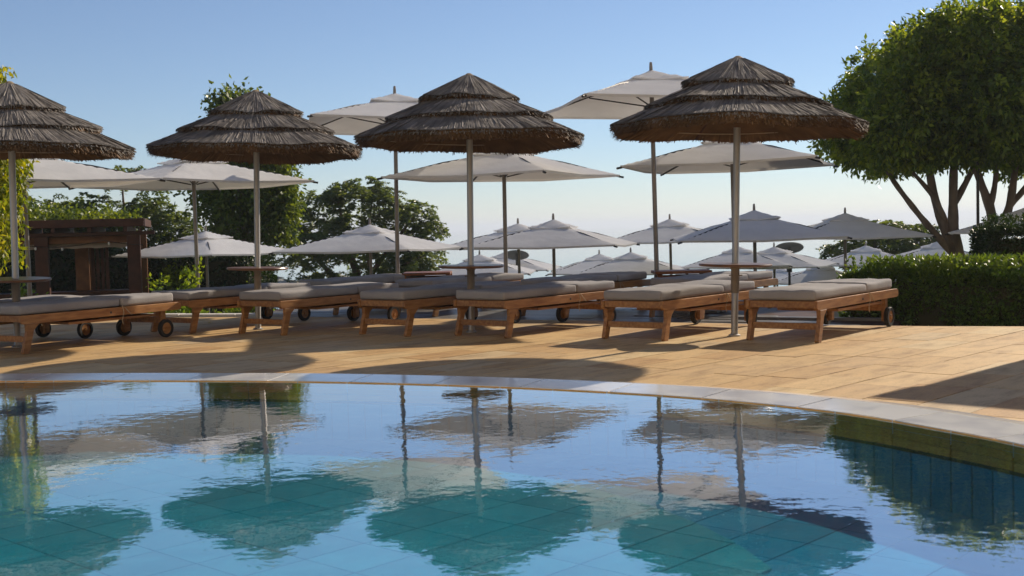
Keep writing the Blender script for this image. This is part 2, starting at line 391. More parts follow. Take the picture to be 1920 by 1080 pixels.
# deck base with the pool cut out
eL, eR = np.array([-14, 17.4]), np.array([9.0, 9.6])
EDGE = [(-14, 18.2), (-4.36, 15.46), (-2.67, 14.86), (.81, 13.10), (2.83, 11.86), (3.74, 11.46), (4.75, 11.07), (9, 9.4)]
def edge_y(x):
    for (a, b), (c, d) in zip(EDGE[:-1], EDGE[1:]):
        if a <= x <= c: return b + (d - b) * (x - a) / (c - a)
    return 11
deck = MB(); nD = 160; cen = np.array([-2.8, 5.0]); inner = [off(PER * i / nD, .25) for i in range(nD)]
polyout = [(-14, -4), (9, -4)] + [(x, y - .012) for x, y in EDGE[::-1]]
def ray_poly(c, d):
    best = None
    for i in range(len(polyout)):
        a = np.array(polyout[i]); b = np.array(polyout[(i + 1) % len(polyout)]); e = b - a
        den = d[0] * e[1] - d[1] * e[0]
        if abs(den) < 1e-9: continue
        t = ((a[0] - c[0]) * e[1] - (a[1] - c[1]) * e[0]) / den; u = ((a[0] - c[0]) * d[1] - (a[1] - c[1]) * d[0]) / den
        if t > 0 and -1e-6 <= u <= 1 + 1e-6 and (best is None or t < best): best = t
    return c + d * best
outer = [ray_poly(cen, (p - cen) / np.linalg.norm(p - cen)) for p in inner]
ZB = -.012
deck.add([(p[0], p[1], ZB) for p in inner] + [(p[0], p[1], ZB) for p in outer] + [(p[0], p[1], -.30) for p in outer],
         [(i, nD + i, nD + (i + 1) % nD, (i + 1) % nD) for i in range(nD)] + [(nD + i, 2 * nD + i, 2 * nD + (i + 1) % nD, nD + (i + 1) % nD) for i in range(nD)])
deck_o = link('pool_deck', deck.mesh('pool_deck', MT['grout'])); tag(deck_o, kind='structure')
bb = MB(); bb.box(-26, 26, -6.1, -4.02, -.3, .0); tag(link('rear_terrace', bb.mesh('rear_terrace', MT['stone'])), kind='structure')  # paving strip running back to the added bounce facade

# paving slabs, grid turned 42 degrees
UA = np.array([math.sin(math.radians(42.5)), math.cos(math.radians(42.5))]); VA = np.array([UA[1], -UA[0]])
SL, SW, GAP = .69, .345, .005
Q = [off(PER * i / 400, .43) for i in range(400)]; QN = [on_curve(PER * i / 400)[1] * SGN for i in range(400)]; Q = np.array(Q); QN = np.array(QN)
def clip(poly, p0, nrm):      # keep side where (p-p0).n >= 0
    out = []
    for i in range(len(poly)):
        a = poly[i]; b = poly[(i + 1) % len(poly)]; da = (a - p0) @ nrm; db = (b - p0) @ nrm
        if da >= 0: out.append(a)
        if (da >= 0) != (db >= 0): out.append(a + (b - a) * da / (da - db))
    return out
slabs = []
for iv in range(-60, 60):
    v0 = iv * SW - 2.462
    for iu in range(-40, 45):
        u0 = iu * SL + (iv % 3) * SL / 3 + .12 * math.sin(iv * 1.7)
        c = UA * (u0 + SL / 2) + VA * (v0 + SW / 2)
        if not (-13 < c[0] < 8.5 and -3.5 < c[1]) or c[1] > edge_y(float(np.clip(c[0], -13.9, 8.9))) + .4: continue
        g = GAP / 2
        poly = [UA * (u0 + a) + VA * (v0 + b) for a, b in ((g, g), (SL - g, g), (SL - g, SW - g), (g, SW - g))][::-1]
        j = int(np.argmin(((Q - c) ** 2).sum(1))); dist = (c - Q[j]) @ QN[j]
        cl = False
        if dist < -.5: continue
        if dist < .6:
            inside = min((p - Q[j]) @ QN[j] for p in poly)
            if inside < 0: poly = clip(poly, Q[j], QN[j]); cl = True
        if len(poly) < 3: continue
        for (a, b), (a2, b2) in zip(EDGE[:-1], EDGE[1:]):
            if not (a - .8 <= c[0] <= a2 + .8): continue
            e = np.array([a2 - a, b2 - b]); nn = np.array([e[1], -e[0]]) / np.linalg.norm(e); p0 = np.array([a, b])
            if a <= c[0] <= a2 and min((p - p0) @ nn for p in poly) < 0: poly = clip(poly, p0, nn); cl = True
        if len(poly) < 3: continue
        ar = .5 * abs(sum(poly[i][0] * poly[(i + 1) % len(poly)][1] - poly[(i + 1) % len(poly)][0] * poly[i][1] for i in range(len(poly))))
        if ar < .004: continue
        slabs.append((c, poly, cl))
def in_view(c): return c[1] > 5.0 and abs(c[0]) < c[1] * .4286 + .35
vis = [s for s in slabs if in_view(s[0])]; vis.sort(key=lambda s: s[0][1]); near = vis[:298]
ids = {id(s) for s in near}; rest = [s for s in slabs if id(s) not in ids]
b = MB(); gg = GAP / 2
b.prism([(gg - SL / 2, gg - SW / 2), (SL / 2 - gg, gg - SW / 2), (SL / 2 - gg, SW / 2 - gg), (gg - SL / 2, SW / 2 - gg)], -.03, 0)
slab_me = b.mesh('paving_slab', MT['stone'])
rzs = math.atan2(UA[1], UA[0])
for c, poly, cl in near:
    dz = random.uniform(-.0015, .0015)
    if not cl:
        o = link('paving_slab', slab_me, deck_o, (c[0], c[1], dz), rzs); o.rotation_euler = (random.uniform(-.002, .002), random.uniform(-.0015, .0015), rzs + random.choice((0, math.pi)))
    else:
        ca, sa = math.cos(-rzs), math.sin(-rzs)
        b = MB(); b.prism([((p - c)[0] * ca - (p - c)[1] * sa, (p - c)[0] * sa + (p - c)[1] * ca) for p in poly], -.03, 0)
        link('paving_slab', b.mesh('paving_slab', MT['stone']), deck_o, (c[0], c[1], dz), rzs)
b = MB()
for c, poly, cl in rest: b.prism(list(poly), -.03, random.uniform(-.0015, .0015))
o = link('paving_beyond', b.mesh('paving_beyond', MT['stone']), deck_o); tag(o, kind='stuff')

# grey timber deck behind the stone terrace (boards as real geometry)
gx = MB(); gx.prism([(-2.6, 15.0), (.81, 13.3), (3.74, 11.62), (4.1, 12.6), (3.4, 13.3), (4.2, 16), (5.6, 19.5), (-3.4, 19.5), (-3.4, 15.6)], -.9, -.055)
gdeck = link('timber_deck', gx.mesh('timber_deck', MT['darkwood'])); tag(gdeck, kind='structure')
b = MB(); bd = np.array([3.74 + 2.67, 11.46 - 14.86]); bd /= np.linalg.norm(bd); bn = np.array([-bd[1], bd[0]])
for i in range(75):
    o0 = np.array([-2.67, 14.86]) + bn * (.02 + i * .13)
    t0 = max(-1.2, -2) + random.uniform(-.2, .2); t = t0
    while t < 14:
        ln = random.uniform(2.0, 3.4); a0, a1 = t, t + ln - .006
        p = [o0 + bd * a0, o0 + bd * a1, o0 + bd * a1 + bn * .124, o0 + bd * a0 + bn * .124]
        ok = all(edge_y(float(np.clip(q[0], -13.9, 8.9))) + .004 < q[1] < 19.5 and q[0] < (4.0 if q[1] < 12.7 else 3.4 + (q[1] - 13.3) * .33 if q[1] > 13.3 else 3.45) for q in p)
        if ok: b.prism(p, -.05, -.018 + random.uniform(-.002, .002))
        t += ln
o = link('deck_boards', b.mesh('deck_boards', MT['greydeck']), gdeck); tag(o, kind='stuff')

# pale kerb along the far left edge of the terrace
b = MB(); e0 = np.array([-9.0, 16.78]); e1 = np.array([-2.75, 14.92]); ed = (e1 - e0) / np.linalg.norm(e1 - e0); en = np.array([-ed[1], ed[0]])
kerb_o = thing('terrace_kerb', 'low pale kerb along the far left edge of the stone terrace', 'kerb', (0, 0, 0))
LN = np.linalg.norm(e1 - e0); k = 8
for i in range(k):
    a = e0 + ed * (LN * i / k); c = e0 + ed * (LN * (i + 1) / k - .008)
    bb = MB(); bb.prism([a + en * .01, c + en * .01, c + en * .2, a + en * .2], -.3, .035 + random.uniform(-.003, .003))
    link('kerb_stone', bb.mesh('kerb_stone', MT['whitekerb'], bevel=.008), kerb_o)

# ------------------------------------------------------------------ pool
DEEP, SHAL = -.37, -.24
PC, PR = np.array([-2.0, 4.0]), 2.95
pool_o = None
b = MB(); nW = 240
ring = [off(PER * i / nW, .012) for i in range(nW)]
b.add([(p[0], p[1], .02) for p in ring] + [(p[0], p[1], DEEP - .02) for p in ring], [(i, nW + i, nW + (i + 1) % nW, (i + 1) % nW) for i in range(nW)])
b.add([(p[0], p[1], DEEP - .02) for p in ring], [tuple(range(nW))[::1]])
npl = 96
pl = [(PC[0] + PR * math.cos(2 * math.pi * i / npl), PC[1] + PR * math.sin(2 * math.pi * i / npl)) for i in range(npl)]
b.prism(pl, DEEP - .01, SHAL - .012, 1)
pool_o = link('swimming_pool', b.mesh('swimming_pool', [MT['pgrout'], MT['tile_teal']])); tag(pool_o, kind='structure')

# wall tiles
TW = .125; ncol = int(PER / TW); tw = PER / ncol
def s_of(pt): return cum[int(np.argmin(((dense - np.array(pt)) ** 2).sum(1)))]
s_lo, s_hi = sorted((s_of((2.40, 4.75)), s_of((.6, 7.25))))
stuff = {'tile_tan': MB(), 'tile_navy': MB(), 'tile_teal': MB()}
rows = []
z = .022
for r in range(3): rows.append(('tile_tan', z - .040, z, 3)); z -= .043
rows.append(('tile_navy', z - .014, z, 2)); z -= .017
while z > DEEP + .02:
    z2 = max(z - .34, DEEP); rows.append(('tile_teal', z2, z, 1)); z = z2 - .004
def tile_geo(s0, s1, z0, z1, dd):
    vs = []
    for d in (0.010, -.004 + dd):
        for s_, z_ in ((s0, z0), (s1, z0), (s1, z1), (s0, z1)):
            p = off(s_, d); vs.append((p[0], p[1], z_))
    return vs, [(4, 5, 6, 7), (0, 1, 5, 4), (1, 2, 6, 5), (2, 3, 7, 6), (3, 0, 4, 7)]
for mk, z0, z1, span in rows:
    for i in range(0, ncol, span):
        s0 = i * tw + .005; s1 = (i + span) * tw - .005
        vs, fs = tile_geo(s0, s1, z0, z1, random.uniform(-.0008, .0008))
        if s_lo <= s0 <= s_hi and z0 > -1.5:
            bb = MB(); c = np.mean(np.array(vs), 0); bb.add([tuple(np.array(q) - c) for q in vs], fs)
            link('wall_tile', bb.mesh('wall_tile', MT[mk]), pool_o, tuple(c))
        else: stuff[mk].add(vs, fs)
for mk, bb in stuff.items():
    o = link('wall_tiling', bb.mesh('wall_tiling', MT[mk]), pool_o); tag(o, kind='stuff')
# floor tiles, turned with the paving
TS = .30; sb = MB(); sb2 = MB()
bb = MB(); bb.prism([(-TS / 2 + .003, -TS / 2 + .003), (TS / 2 - .003, -TS / 2 + .003), (TS / 2 - .003, TS / 2 - .003), (-TS / 2 + .003, TS / 2 - .003)], -.01, 0)
tm_t = bb.mesh('floor_tile', MT['tile_teal']); tm_g = bb.mesh('floor_tile', MT['tile_green'])
cand = []
for i in range(-45, 45):
    for j in range(-45, 45):
        c = UA * (i * TS) + VA * (j * TS)
        k = int(np.argmin(((Q - c) ** 2).sum(1))); dist = (c - Q[k]) @ QN[k]
        if dist > -.20: continue
        rr = np.linalg.norm(c - PC)
        if rr < PR + .12: cand.append((c, True))
        if rr > PR - .25: cand.append((c, False))
def key(t):
    c, g = t; return 0 if (4.1 < c[1] < 7.6 and abs(c[0]) < c[1] * .43 and (g or c[0] > .2)) else 1
rr_ = lambda c: np.linalg.norm(c - PC)
first = [t for t in cand if key(t) == 0]; first.sort(key=lambda t: t[0][1]); first = first[:250]; fid = {id(t) for t in first}
for t in cand:
    c, g = t; zz = SHAL if g else DEEP
    if g and rr_(c) > PR - .23:
        dn = (c - PC) / np.linalg.norm(c - PC); q = clip([UA * a + VA * e + c for a, e in ((-.146, -.146), (.146, -.146), (.146, .146), (-.146, .146))][::-1], PC + dn * PR, -dn)
        if len(q) > 2:
            b2 = MB(); b2.prism([tuple(p - c) for p in q], -.01, 0); link('floor_tile', b2.mesh('floor_tile', MT['tile_green']), pool_o, (c[0], c[1], zz)) if key(t) == 0 else sb2.prism([tuple(p) for p in q], zz - .01, zz)
        continue
    if id(t) in fid: link('floor_tile', tm_g if g else tm_t, pool_o, (c[0], c[1], zz), rzs)
    else:
        q = [UA * a + VA * e + c for a, e in ((-.147, -.147), (.147, -.147), (.147, .147), (-.147, .147))][::-1]
        (sb2 if g else sb).prism(q, zz - .01, zz)
for bb, mk in ((sb, 'tile_teal'), (sb2, 'tile_green')):
    o = link('floor_tiling', bb.mesh('floor_tiling', MT[mk]), pool_o); tag(o, kind='stuff')

# water surface
b = MB(); wr = [off(PER * i / nW, .008) for i in range(nW)]
b.add([(p[0], p[1], WATER_Z) for p in wr], [tuple(range(nW))] if SGN > 0 else [tuple(range(nW - 1, -1, -1))])
wo_ = link('pool_water', b.mesh('pool_water', MT['water'], smooth=True)); tag(wo_, kind='structure')

# coping: outer narrow ring and inner wide ring of stones
cop = MB(); cop.add([(*off(PER * i / nW, .006), -.05) for i in range(nW)] + [(*off(PER * i / nW, W_OUT), -.05) for i in range(nW)],
                    [(i, (i + 1) % nW, nW + (i + 1) % nW, nW + i) for i in range(nW)])
cop_o = link('pool_coping', cop.mesh('pool_coping', MT['grout'])); tag(cop_o, kind='structure')
for (d0, d1, ln, zt0, zt1) in ((.0, W_IN - .004, .62, .026, .034), (W_IN + .004, W_OUT, .5, .033, .012)):
    n = int(PER / ln); l = PER / n
    for i in range(n):
        s0 = i * l + .005; s1 = (i + 1) * l - .005; kk = 5; vs = []; top = []
        for zz in (0, 1):
            for a in range(kk):
                for d in (d0, d1):
                    p = off(s0 + (s1 - s0) * a / (kk - 1), d); zt = zt0 if d == d0 else zt1
                    vs.append((p[0], p[1], zt if zz else -.045))
        fs = []; o2 = 2 * kk
        for a in range(kk - 1):
            fs += [(o2 + 2 * a, o2 + 2 * a + 1, o2 + 2 * a + 3, o2 + 2 * a + 2), (2 * a, 2 * a + 2, o2 + 2 * a + 2, o2 + 2 * a)[::-1], (2 * a + 1, 2 * a + 3, o2 + 2 * a + 3, o2 + 2 * a + 1)]
        fs += [(0, 1, o2 + 1, o2), (2 * kk - 2, 2 * kk - 1, 2 * o2 - 1, 2 * o2 - 2)[::-1]]
        c = np.mean(np.array(vs), 0); bb = MB(); bb.add([tuple(np.array(q) - c) for q in vs], fs)
        me = bb.mesh('coping_stone', MT['coping'])
        bm = bmesh.new(); bm.from_mesh(me); bmesh.ops.recalc_face_normals(bm, faces=bm.faces); bm.to_mesh(me); bm.free()
        link('coping_stone', me, cop_o, (c[0], c[1], c[2]))

# ------------------------------------------------------------------ thatched parasols
def strands(r0, z0, r1, z1, n, w, lift, over, hang=0.0, jr=.02):
    t = rng.uniform(0, 2 * math.pi, n)
    a0 = np.clip(rng.uniform(-.05, .75, n), 0, 1); a1 = np.minimum(a0 + rng.uniform(.25, .7, n), 1)
    full = rng.random(n) < .55; a1 = np.where(full, 1 + rng.uniform(-over, over, n) / max(r1 - r0, .01), a1)
    sl = np.array([r1 - r0, z1 - z0]); L = np.linalg.norm(sl); nr = np.array([-sl[1], sl[0]]) / L
    h = rng.uniform(0, lift, n); dt = rng.normal(0, jr, n)
    def pt(a, tt, hh, extra=0):
        r = r0 + sl[0] * a + nr[0] * hh; z = z0 + sl[1] * a + nr[1] * hh - extra
        return np.stack([r * np.cos(tt), r * np.sin(tt), z], 1)
    p0 = pt(a0, t, h * .4); p1 = pt(a1, t + dt, h, np.maximum(a1 - .9, 0) * hang)
    tg = np.stack([-np.sin(t), np.cos(t), rng.normal(0, .35, n)], 1); ww = (w * rng.uniform(.6, 1.3, n))[:, None]
    return np.stack([p0 - tg * ww * .5, p0 + tg * ww * .5, p1 + tg * ww * .4, p1 - tg * ww * .4], 1)

def tier_mesh(name, r0, z0, r1, z1, n, lip):
    q = [strands(r0, z0, r1, z1, n, .010, .011, .012, .05, .012)]
    mi = [np.zeros(n)]
    for k in range(1, 5):                       # layers under the skin give the thick cut eave
        m = int(n * .30); f = k / 4
        q.append(strands(r0 + .10 * f * 0, z0 - lip * f, r1 - .05 * f, z1 - lip * f, m, .012, .014, .03, .04)); mi.append(np.ones(m) if k > 1 else np.zeros(m))
    # cut ends standing down at the eave
    m = int(n * .45); t = rng.uniform(0, 2 * math.pi, m); rr = r1 - rng.uniform(0, .07, m); zz = z1 - rng.uniform(0, lip * .9, m)
    ln = rng.uniform(.012, .038, m) * np.where(rng.random(m) < .06, 1.8, 1); tg = np.stack([-np.sin(t), np.cos(t), 0 * t], 1) * .006
    top = np.stack([rr * np.cos(t), rr * np.sin(t), zz], 1); r2 = rr + ln * .6; bot = np.stack([r2 * np.cos(t), r2 * np.sin(t), zz - ln * .75], 1)
    q.append(np.stack([top - tg, top + tg, bot + tg * .6, bot - tg * .6], 1)); mi.append(np.where(zz < z1 - lip * .35, 1, 0))
    # closed core: outer skin, cut face and underside
    ns = 64; prof = [(r0 + .0, z0 - .004), (r1 - .012, z1 - .004), (r1 - .045, z1 - lip), (max(r0 - .02, .03), z0 - lip)]
    tt = np.linspace(0, 2 * math.pi, ns + 1); core = []; cmi = []
    for (ra, za), (rb, zb), mm in zip(prof[:-1], prof[1:], (0, 1, 1)):
        for j in range(ns):
            core.append([(ra * math.cos(tt[j]), ra * math.sin(tt[j]), za), (ra * math.cos(tt[j + 1]), ra * math.sin(tt[j + 1]), za), (rb * math.cos(tt[j + 1]), rb * math.sin(tt[j + 1]), zb), (rb * math.cos(tt[j]), rb * math.sin(tt[j]), zb)]); cmi.append(mm)
    q.append(np.array(core)); mi.append(np.array(cmi))
    P = np.concatenate(q); I = np.concatenate(mi); T = rng.beta(2, 2.6, len(P)); T[-len(core):] = .3
    ang = np.arctan2(P[..., 1], P[..., 0]); rr_ = np.hypot(P[..., 0], P[..., 1]) / r1; ph = rng.uniform(0, 6.28, 4)
    P[..., 2] += rr_ ** 2 * (.014 * np.sin(2 * ang + ph[0]) + .009 * np.sin(5 * ang + ph[1]) + .006 * np.sin(9 * ang + ph[2]))
    fade = .5 + .5 * np.sin(2 * ang.mean(1) + ph[3]); T = np.clip(T * (.8 + .4 * fade), 0, 1)
    return quads_mesh(name, P, [MT['straw'], MT['strawin']], T, I)

def make_palapa(label, loc):
    r = thing('thatched_parasol', label, 'parasol', loc, 0, 'thatched parasols along the pool terrace')
    b = MB(); b.lathe([(.0, .0), (.055, .0), (.055, .012), (.036, .02), (.0315, .03), (.0315, 1.92), (.0, 1.92)], 16)
    link('pole', b.mesh('pole', MT['metal'], smooth=True), r)
    b = MB(); b.lathe([(.0325, .40), (.039, .40), (.039, .62), (.046, .63), (.046, .645), (.0325, .645)], 16); b.tube([(-.06, -.02, .565), (.06, -.02, .565)], .006, 6)
    link('pole_sleeve', b.mesh('pole_sleeve', MT['sleeve'], smooth=True), r)
    b = MB(); b.lathe([(.036, .646), (.31, .646), (.328, .652), (.33, .664), (.325, .672), (.036, .674)], 40)
    link('table_top', b.mesh('table_top', MT['table'], smooth=True), r)
    link('thatch_tier', tier_mesh('thatch_tier', .06, 2.545, .495, 2.318, 2600, .05), r)
    link('thatch_tier', tier_mesh('thatch_tier', .36, 2.322, .83, 2.122, 4000, .055), r)
    link('thatch_tier', tier_mesh('thatch_tier', .60, 2.172, 1.135, 1.945, 6600, .09), r)
    b = MB(); b.lathe([(0, 2.575), (.02, 2.572), (.075, 2.535), (.10, 2.515), (.085, 2.505), (0, 2.52)], 20)
    link('cap', b.mesh('cap', MT['strawcap'], smooth=True), r)
    b = MB(); b.tube([(.93 * math.cos(t), .93 * math.sin(t), 1.935 + .006 * math.sin(3 * t)) for t in np.linspace(0, 2 * math.pi, 41)], .006, 5, caps=False)
    link('hoop', b.mesh('hoop', MT['cord']), r)
    for k in range(8):
        t = k * math.pi / 4 + .2; b = MB(); b.tube([(.03 * math.cos(t), .03 * math.sin(t), 1.9), (1.05 * math.cos(t), 1.05 * math.sin(t), 1.895)] if False else [(.03 * math.cos(t), .03 * math.sin(t), 2.36), (1.05 * math.cos(t), 1.05 * math.sin(t), 1.888)], .013, 6)
        link('rafter', b.mesh('rafter', MT['darkwood']), r)
    return r
P_LAB = ['thatched parasol cut off by the left edge of the photo', 'second thatched parasol from the left, in front of the dense tree', 'thatched parasol standing in the middle of the row of four', 'thatched parasol nearest the leafy ficus on the right']
P_LOC = [(-4.843, 11.633, 0), (-2.786, 13.024, 0), (-.419, 11.987, 0), (2.019, 10.871, 0)]
P_LEAN = [.0247, .0268, .0176, .0280]
pal = make_palapa(P_LAB[0], P_LOC[0]); pal.rotation_euler = (0.02, P_LEAN[0], 0)
for i in (1, 2, 3):
    q = make_palapa(P_LAB[i], P_LOC[i]); q.rotation_euler = (random.uniform(-.005, .01), P_LEAN[i], 0)
    sc = (1, 1.012, 1.005, .985)[i]; q.scale = (1, 1, sc)

# ------------------------------------------------------------------ white square parasols
HS, RISE = 1.25, .385
def canopy_mesh(seed, hs, rise, zoff, hem, n=14, wr=.006):
    r = np.random.default_rng(seed); ph = r.uniform(0, 6.28, 8)
    xs = np.linspace(-1, 1, 2 * n + 1); idx = {}; vs = []; fs = []
    for i, x in enumerate(xs):
        for j, y in enumerate(xs):
            m = max(abs(x), abs(y)); e = min(abs(x), abs(y)) / max(m, 1e-6)     # e=1 on the ribs
            z = rise * (1 - m) - .012 * math.sin(math.pi * min(m, 1)) * e - .03 * (1 - e) * m
            z += (wr * math.sin(7 * x + ph[0]) * math.sin(6 * y + ph[1]) + wr * .6 * math.sin(17 * x + ph[2] + 3 * y)) * m * (1 - m ** 5)
            k = 1 - .02 * (1 - e) * (m > .99)
            idx[i, j] = len(vs); vs.append((x * hs * k, y * hs * k, zoff + z))
    for i in range(2 * n):
        for j in range(2 * n): fs.append((idx[i, j], idx[i + 1, j], idx[i + 1, j + 1], idx[i, j + 1]))
    rim = [(i, 0) for i in range(2 * n)] + [(2 * n, j) for j in range(2 * n)] + [(i, 2 * n) for i in range(2 * n, 0, -1)] + [(0, j) for j in range(2 * n, 0, -1)]
    k0 = len(vs)
    for q in rim: x, y, z = vs[idx[q]]; vs.append((x * .995, y * .995, z - hem))
    for k in range(len(rim)):
        k2 = (k + 1) % len(rim); fs.append((idx[rim[k2]], idx[rim[k]], k0 + k, k0 + k2))
    b = MB(); b.add(vs, fs); return b.mesh('canopy', MT['canvas'], smooth=True)
CAN = [canopy_mesh(s, HS, RISE, 0, .03) for s in (1, 2, 3)]
VENT = [canopy_mesh(11, .37, .125, RISE * .72 + .035, .02, 6, .012), canopy_mesh(12, .36, .13, RISE * .72 + .03, .02, 6, .016)]
b = MB(); b.lathe([(0, 0), (.03, 0), (.028, 1), (0, 1)], 12); POLE = b.mesh('pole', MT['parasolpole'], smooth=True)
b = MB(); b.lathe([(0, RISE + .0), (.022, RISE), (.022, RISE + .09), (.016, RISE + .15), (0, RISE + .155)], 10); b.lathe([(.0, RISE - .12), (.055, RISE - .12), (.055, RISE - .03), (0, RISE - .03)], 10); FIN = b.mesh('finial', MT['parasolpole'], smooth=True)
RIB = []
for k in range(4):
    a = math.pi / 4 + k * math.pi / 2; D = HS * 2 ** .5
    b = MB(); d = Vector((math.cos(a), math.sin(a), 0))
    b.tube([d * .05 + Vector((0, 0, RISE - .07)), d * (D * .5) + Vector((0, 0, RISE * .5 - .012)), d * (D - .02) + Vector((0, 0, -.028))], .013, 6)
    b.tube([d * (D - .02) + Vector((0, 0, -.028)), d * (D + .05) + Vector((0, 0, -.040))], .016, 6)
    RIB.append(b.mesh('rib', MT['dark']))
STRUT = []
for k in range(4):
    a = math.pi / 4 + k * math.pi / 2; D = HS * 2 ** .5; b = MB(); d = Vector((math.cos(a), math.sin(a), 0))
    b.tube([d * .04 + Vector((0, 0, -.02)), d * (D * .5) + Vector((0, 0, RISE * .5 - .03))], .009, 6); STRUT.append(b.mesh('strut', MT['dark']))
def umbrella(label, x, y, z0, rim, yaw, group, lean=(0, 0), hs=1.0, v=0):
    r = thing('white_parasol', label, 'parasol', (x, y, z0), yaw, group)
    q = Matrix.Rotation(lean[0], 3, 'Y') @ Matrix.Rotation(lean[1], 3, 'X') @ Matrix.Rotation(yaw, 3, 'Z'); r.rotation_euler = q.to_euler()
    p = link('pole', POLE, r); p.scale = (1, 1, rim - z0 + RISE)
    h = rim - z0
    c = link('canopy', CAN[v % 3], r, (0, 0, h)); c.scale = (hs, hs, 1)
    vv = link('vent_cap', VENT[v % 2], c)
    link('finial', FIN, r, (0, 0, h - .005))
    for m in RIB:
        o = link('rib', m, r, (0, 0, h)); o.scale = (hs, hs, 1)
    for m in STRUT: link('strut', m, r, (0, 0, h))
    return r
deg = math.radians
# diamond angle dl: near corner turned dl degrees to the right of the viewing line
UMB = [
 ('tall white parasol rising from the low wooden box left of the middle thatched parasol', -1.93, 20.18, 0, 2.83, 58, 'A'),
 ('tallest white parasol, behind the gap between the middle and right thatched parasols', 2.20, 18.06, 0, 2.83, 58, 'A'),
 ('white parasol directly behind the pole of the middle thatched parasol', -.10, 20.36, 0, 1.93, 17, 'B'),
 ('white parasol whose pole lines up with the thatched parasol beside the ficus', 3.68, 19.65, 0, 1.98, 25, 'B'),
 ('white parasol between the two left thatched parasols, half of it sunlit', -5.56, 21.13, -1.25, 1.97, 2, 'B'),
 ('white parasol half hidden under the leftmost thatched parasol, above the pergola', -7.54, 18.67, -1.1, 1.95, 2, 'B'),
 ('lower white parasol right of the brown pergola, with a sunlit right panel', -7.14, 28.0, -1.3, .63, 17, 'C'),
 ('lower white parasol in front of the feathery tree', -2.97, 25.17, -1.3, .67, 27, 'C'),
 ('white parasol overlapped on its right by a nearer one, left disc lamp under it', .19, 28.0, -1.3, .62, 25, 'C'),
 ('white parasol right of the middle thatched pole with a sunlit right panel', .86, 24.35, -1.3, .67, 31, 'C'),
 ('white parasol right behind the pole of the thatched parasol nearest the ficus', 4.72, 23.09, -1.3, .74, 40, 'C'),
 ('white parasol in front of the low green tree, above the right disc lamp', 7.54, 26.99, -1.3, .66, 43, 'C'),
 ('farther white parasol seen past the tall leaning pole, left of the table', 4.00, 29.87, -1.3, .64, 30, 'C'),
 ('white parasol showing behind the ficus trunk at the right edge', 11.25, 26.05, -1.3, .69, 20, 'C'),
 ('small white parasol in front of its twin, left of the wooden box on the deck', 3.26, 32.46, -2.14, -.22, 36, 'D'),
 ('small white parasol partly behind its nearer twin, far down the slope', 2.65, 36.13, -2.16, -.33, 40, 'D'),
 ('small white parasol seen behind the table of the middle thatched parasol', -.90, 33.94, -2.14, -.21, 40, 'D'),
 ('small white parasol just below the left disc lamp', -.17, 37.33, -2.17, -.22, 35, 'D'),
 ('small white parasol in front of the right disc lamp', 7.47, 33.94, -2.14, -.21, 20, 'D'),
 ('small white parasol cut by the pole and table of the right thatched parasol', 6.46, 33.94, -2.14, -.17, 30, 'D'),
 ('small white parasol rising behind the left end of the clipped hedge', 10.75, 36.13, -2.16, -.29, 30, 'D'),
 ('small white parasol between the low green tree and the ficus trunk', 12.10, 33.94, -2.14, -.18, 30, 'D'),
 ('tiny white parasol glimpsed between the ficus trunks above the hedge', 15.74, 40.0, -2.2, -.64, 30, 'D'),
 ('lowest tiny white parasol peeping over a lounger beneath the twin parasols', 3.12, 44.8, -2.99, -1.10, 30, 'E'),
 ('tiny white parasol mostly behind the right wooden box', 6.62, 44.8, -2.99, -1.19, 30, 'E'),
 ('tiny white parasol low behind the post of the right disc lamp', 9.58, 43.08, -2.97, -1.11, 30, 'E'),
 ('small low white parasol beside the spiky left end of the hedge', 9.64, 37.33, -2.17, -.86, 30, 'E'),
 ('tiny white parasol behind the left wooden box', -2.44, 43.08, -2.97, -.88, 30, 'E'),
 ('tiny white parasol under the feathery tree, over a lounger', -6.43, 44.8, -2.99, -1.05, 30, 'E'),
 ('tiny white parasol beside the trunk of the dense tree', -8.83, 43.08, -2.97, -.90, 20, 'E'),
]
GRP = {'A': 'tall white parasols on wooden boxes', 'B': 'white parasols behind the thatched parasols', 'C': 'white parasols on the first lower terrace', 'D': 'small white parasols on the second lower terrace', 'E': 'tiny white parasols farthest down the slope'}
for i, (lab, x, y, z0, rim, dl, g) in enumerate(UMB):
    # near corner direction for a square canopy: local corner at 45 deg; turn it so it points to the viewer and dl to the right
    yaw = deg(-90 + dl) - deg(45)
    x /= 1.2; y /= 1.2; rim = 1.04 + (rim - 1.04) / 1.2
    if z0 < -.1: z0 = {'B': -.97, 'C': -1.06, 'D': -1.81, 'E': -2.52}[g]
    if i == 5: z0 = 0
    lean = (random.uniform(-.008, .008), random.uniform(-.008, .008))
    if i == 0: lean = (.012, -.012)
    if i == 1: lean = (-.008, -.006)
    umbrella(lab, x, y, z0, rim, yaw, GRP[g], lean, 1.0, i)

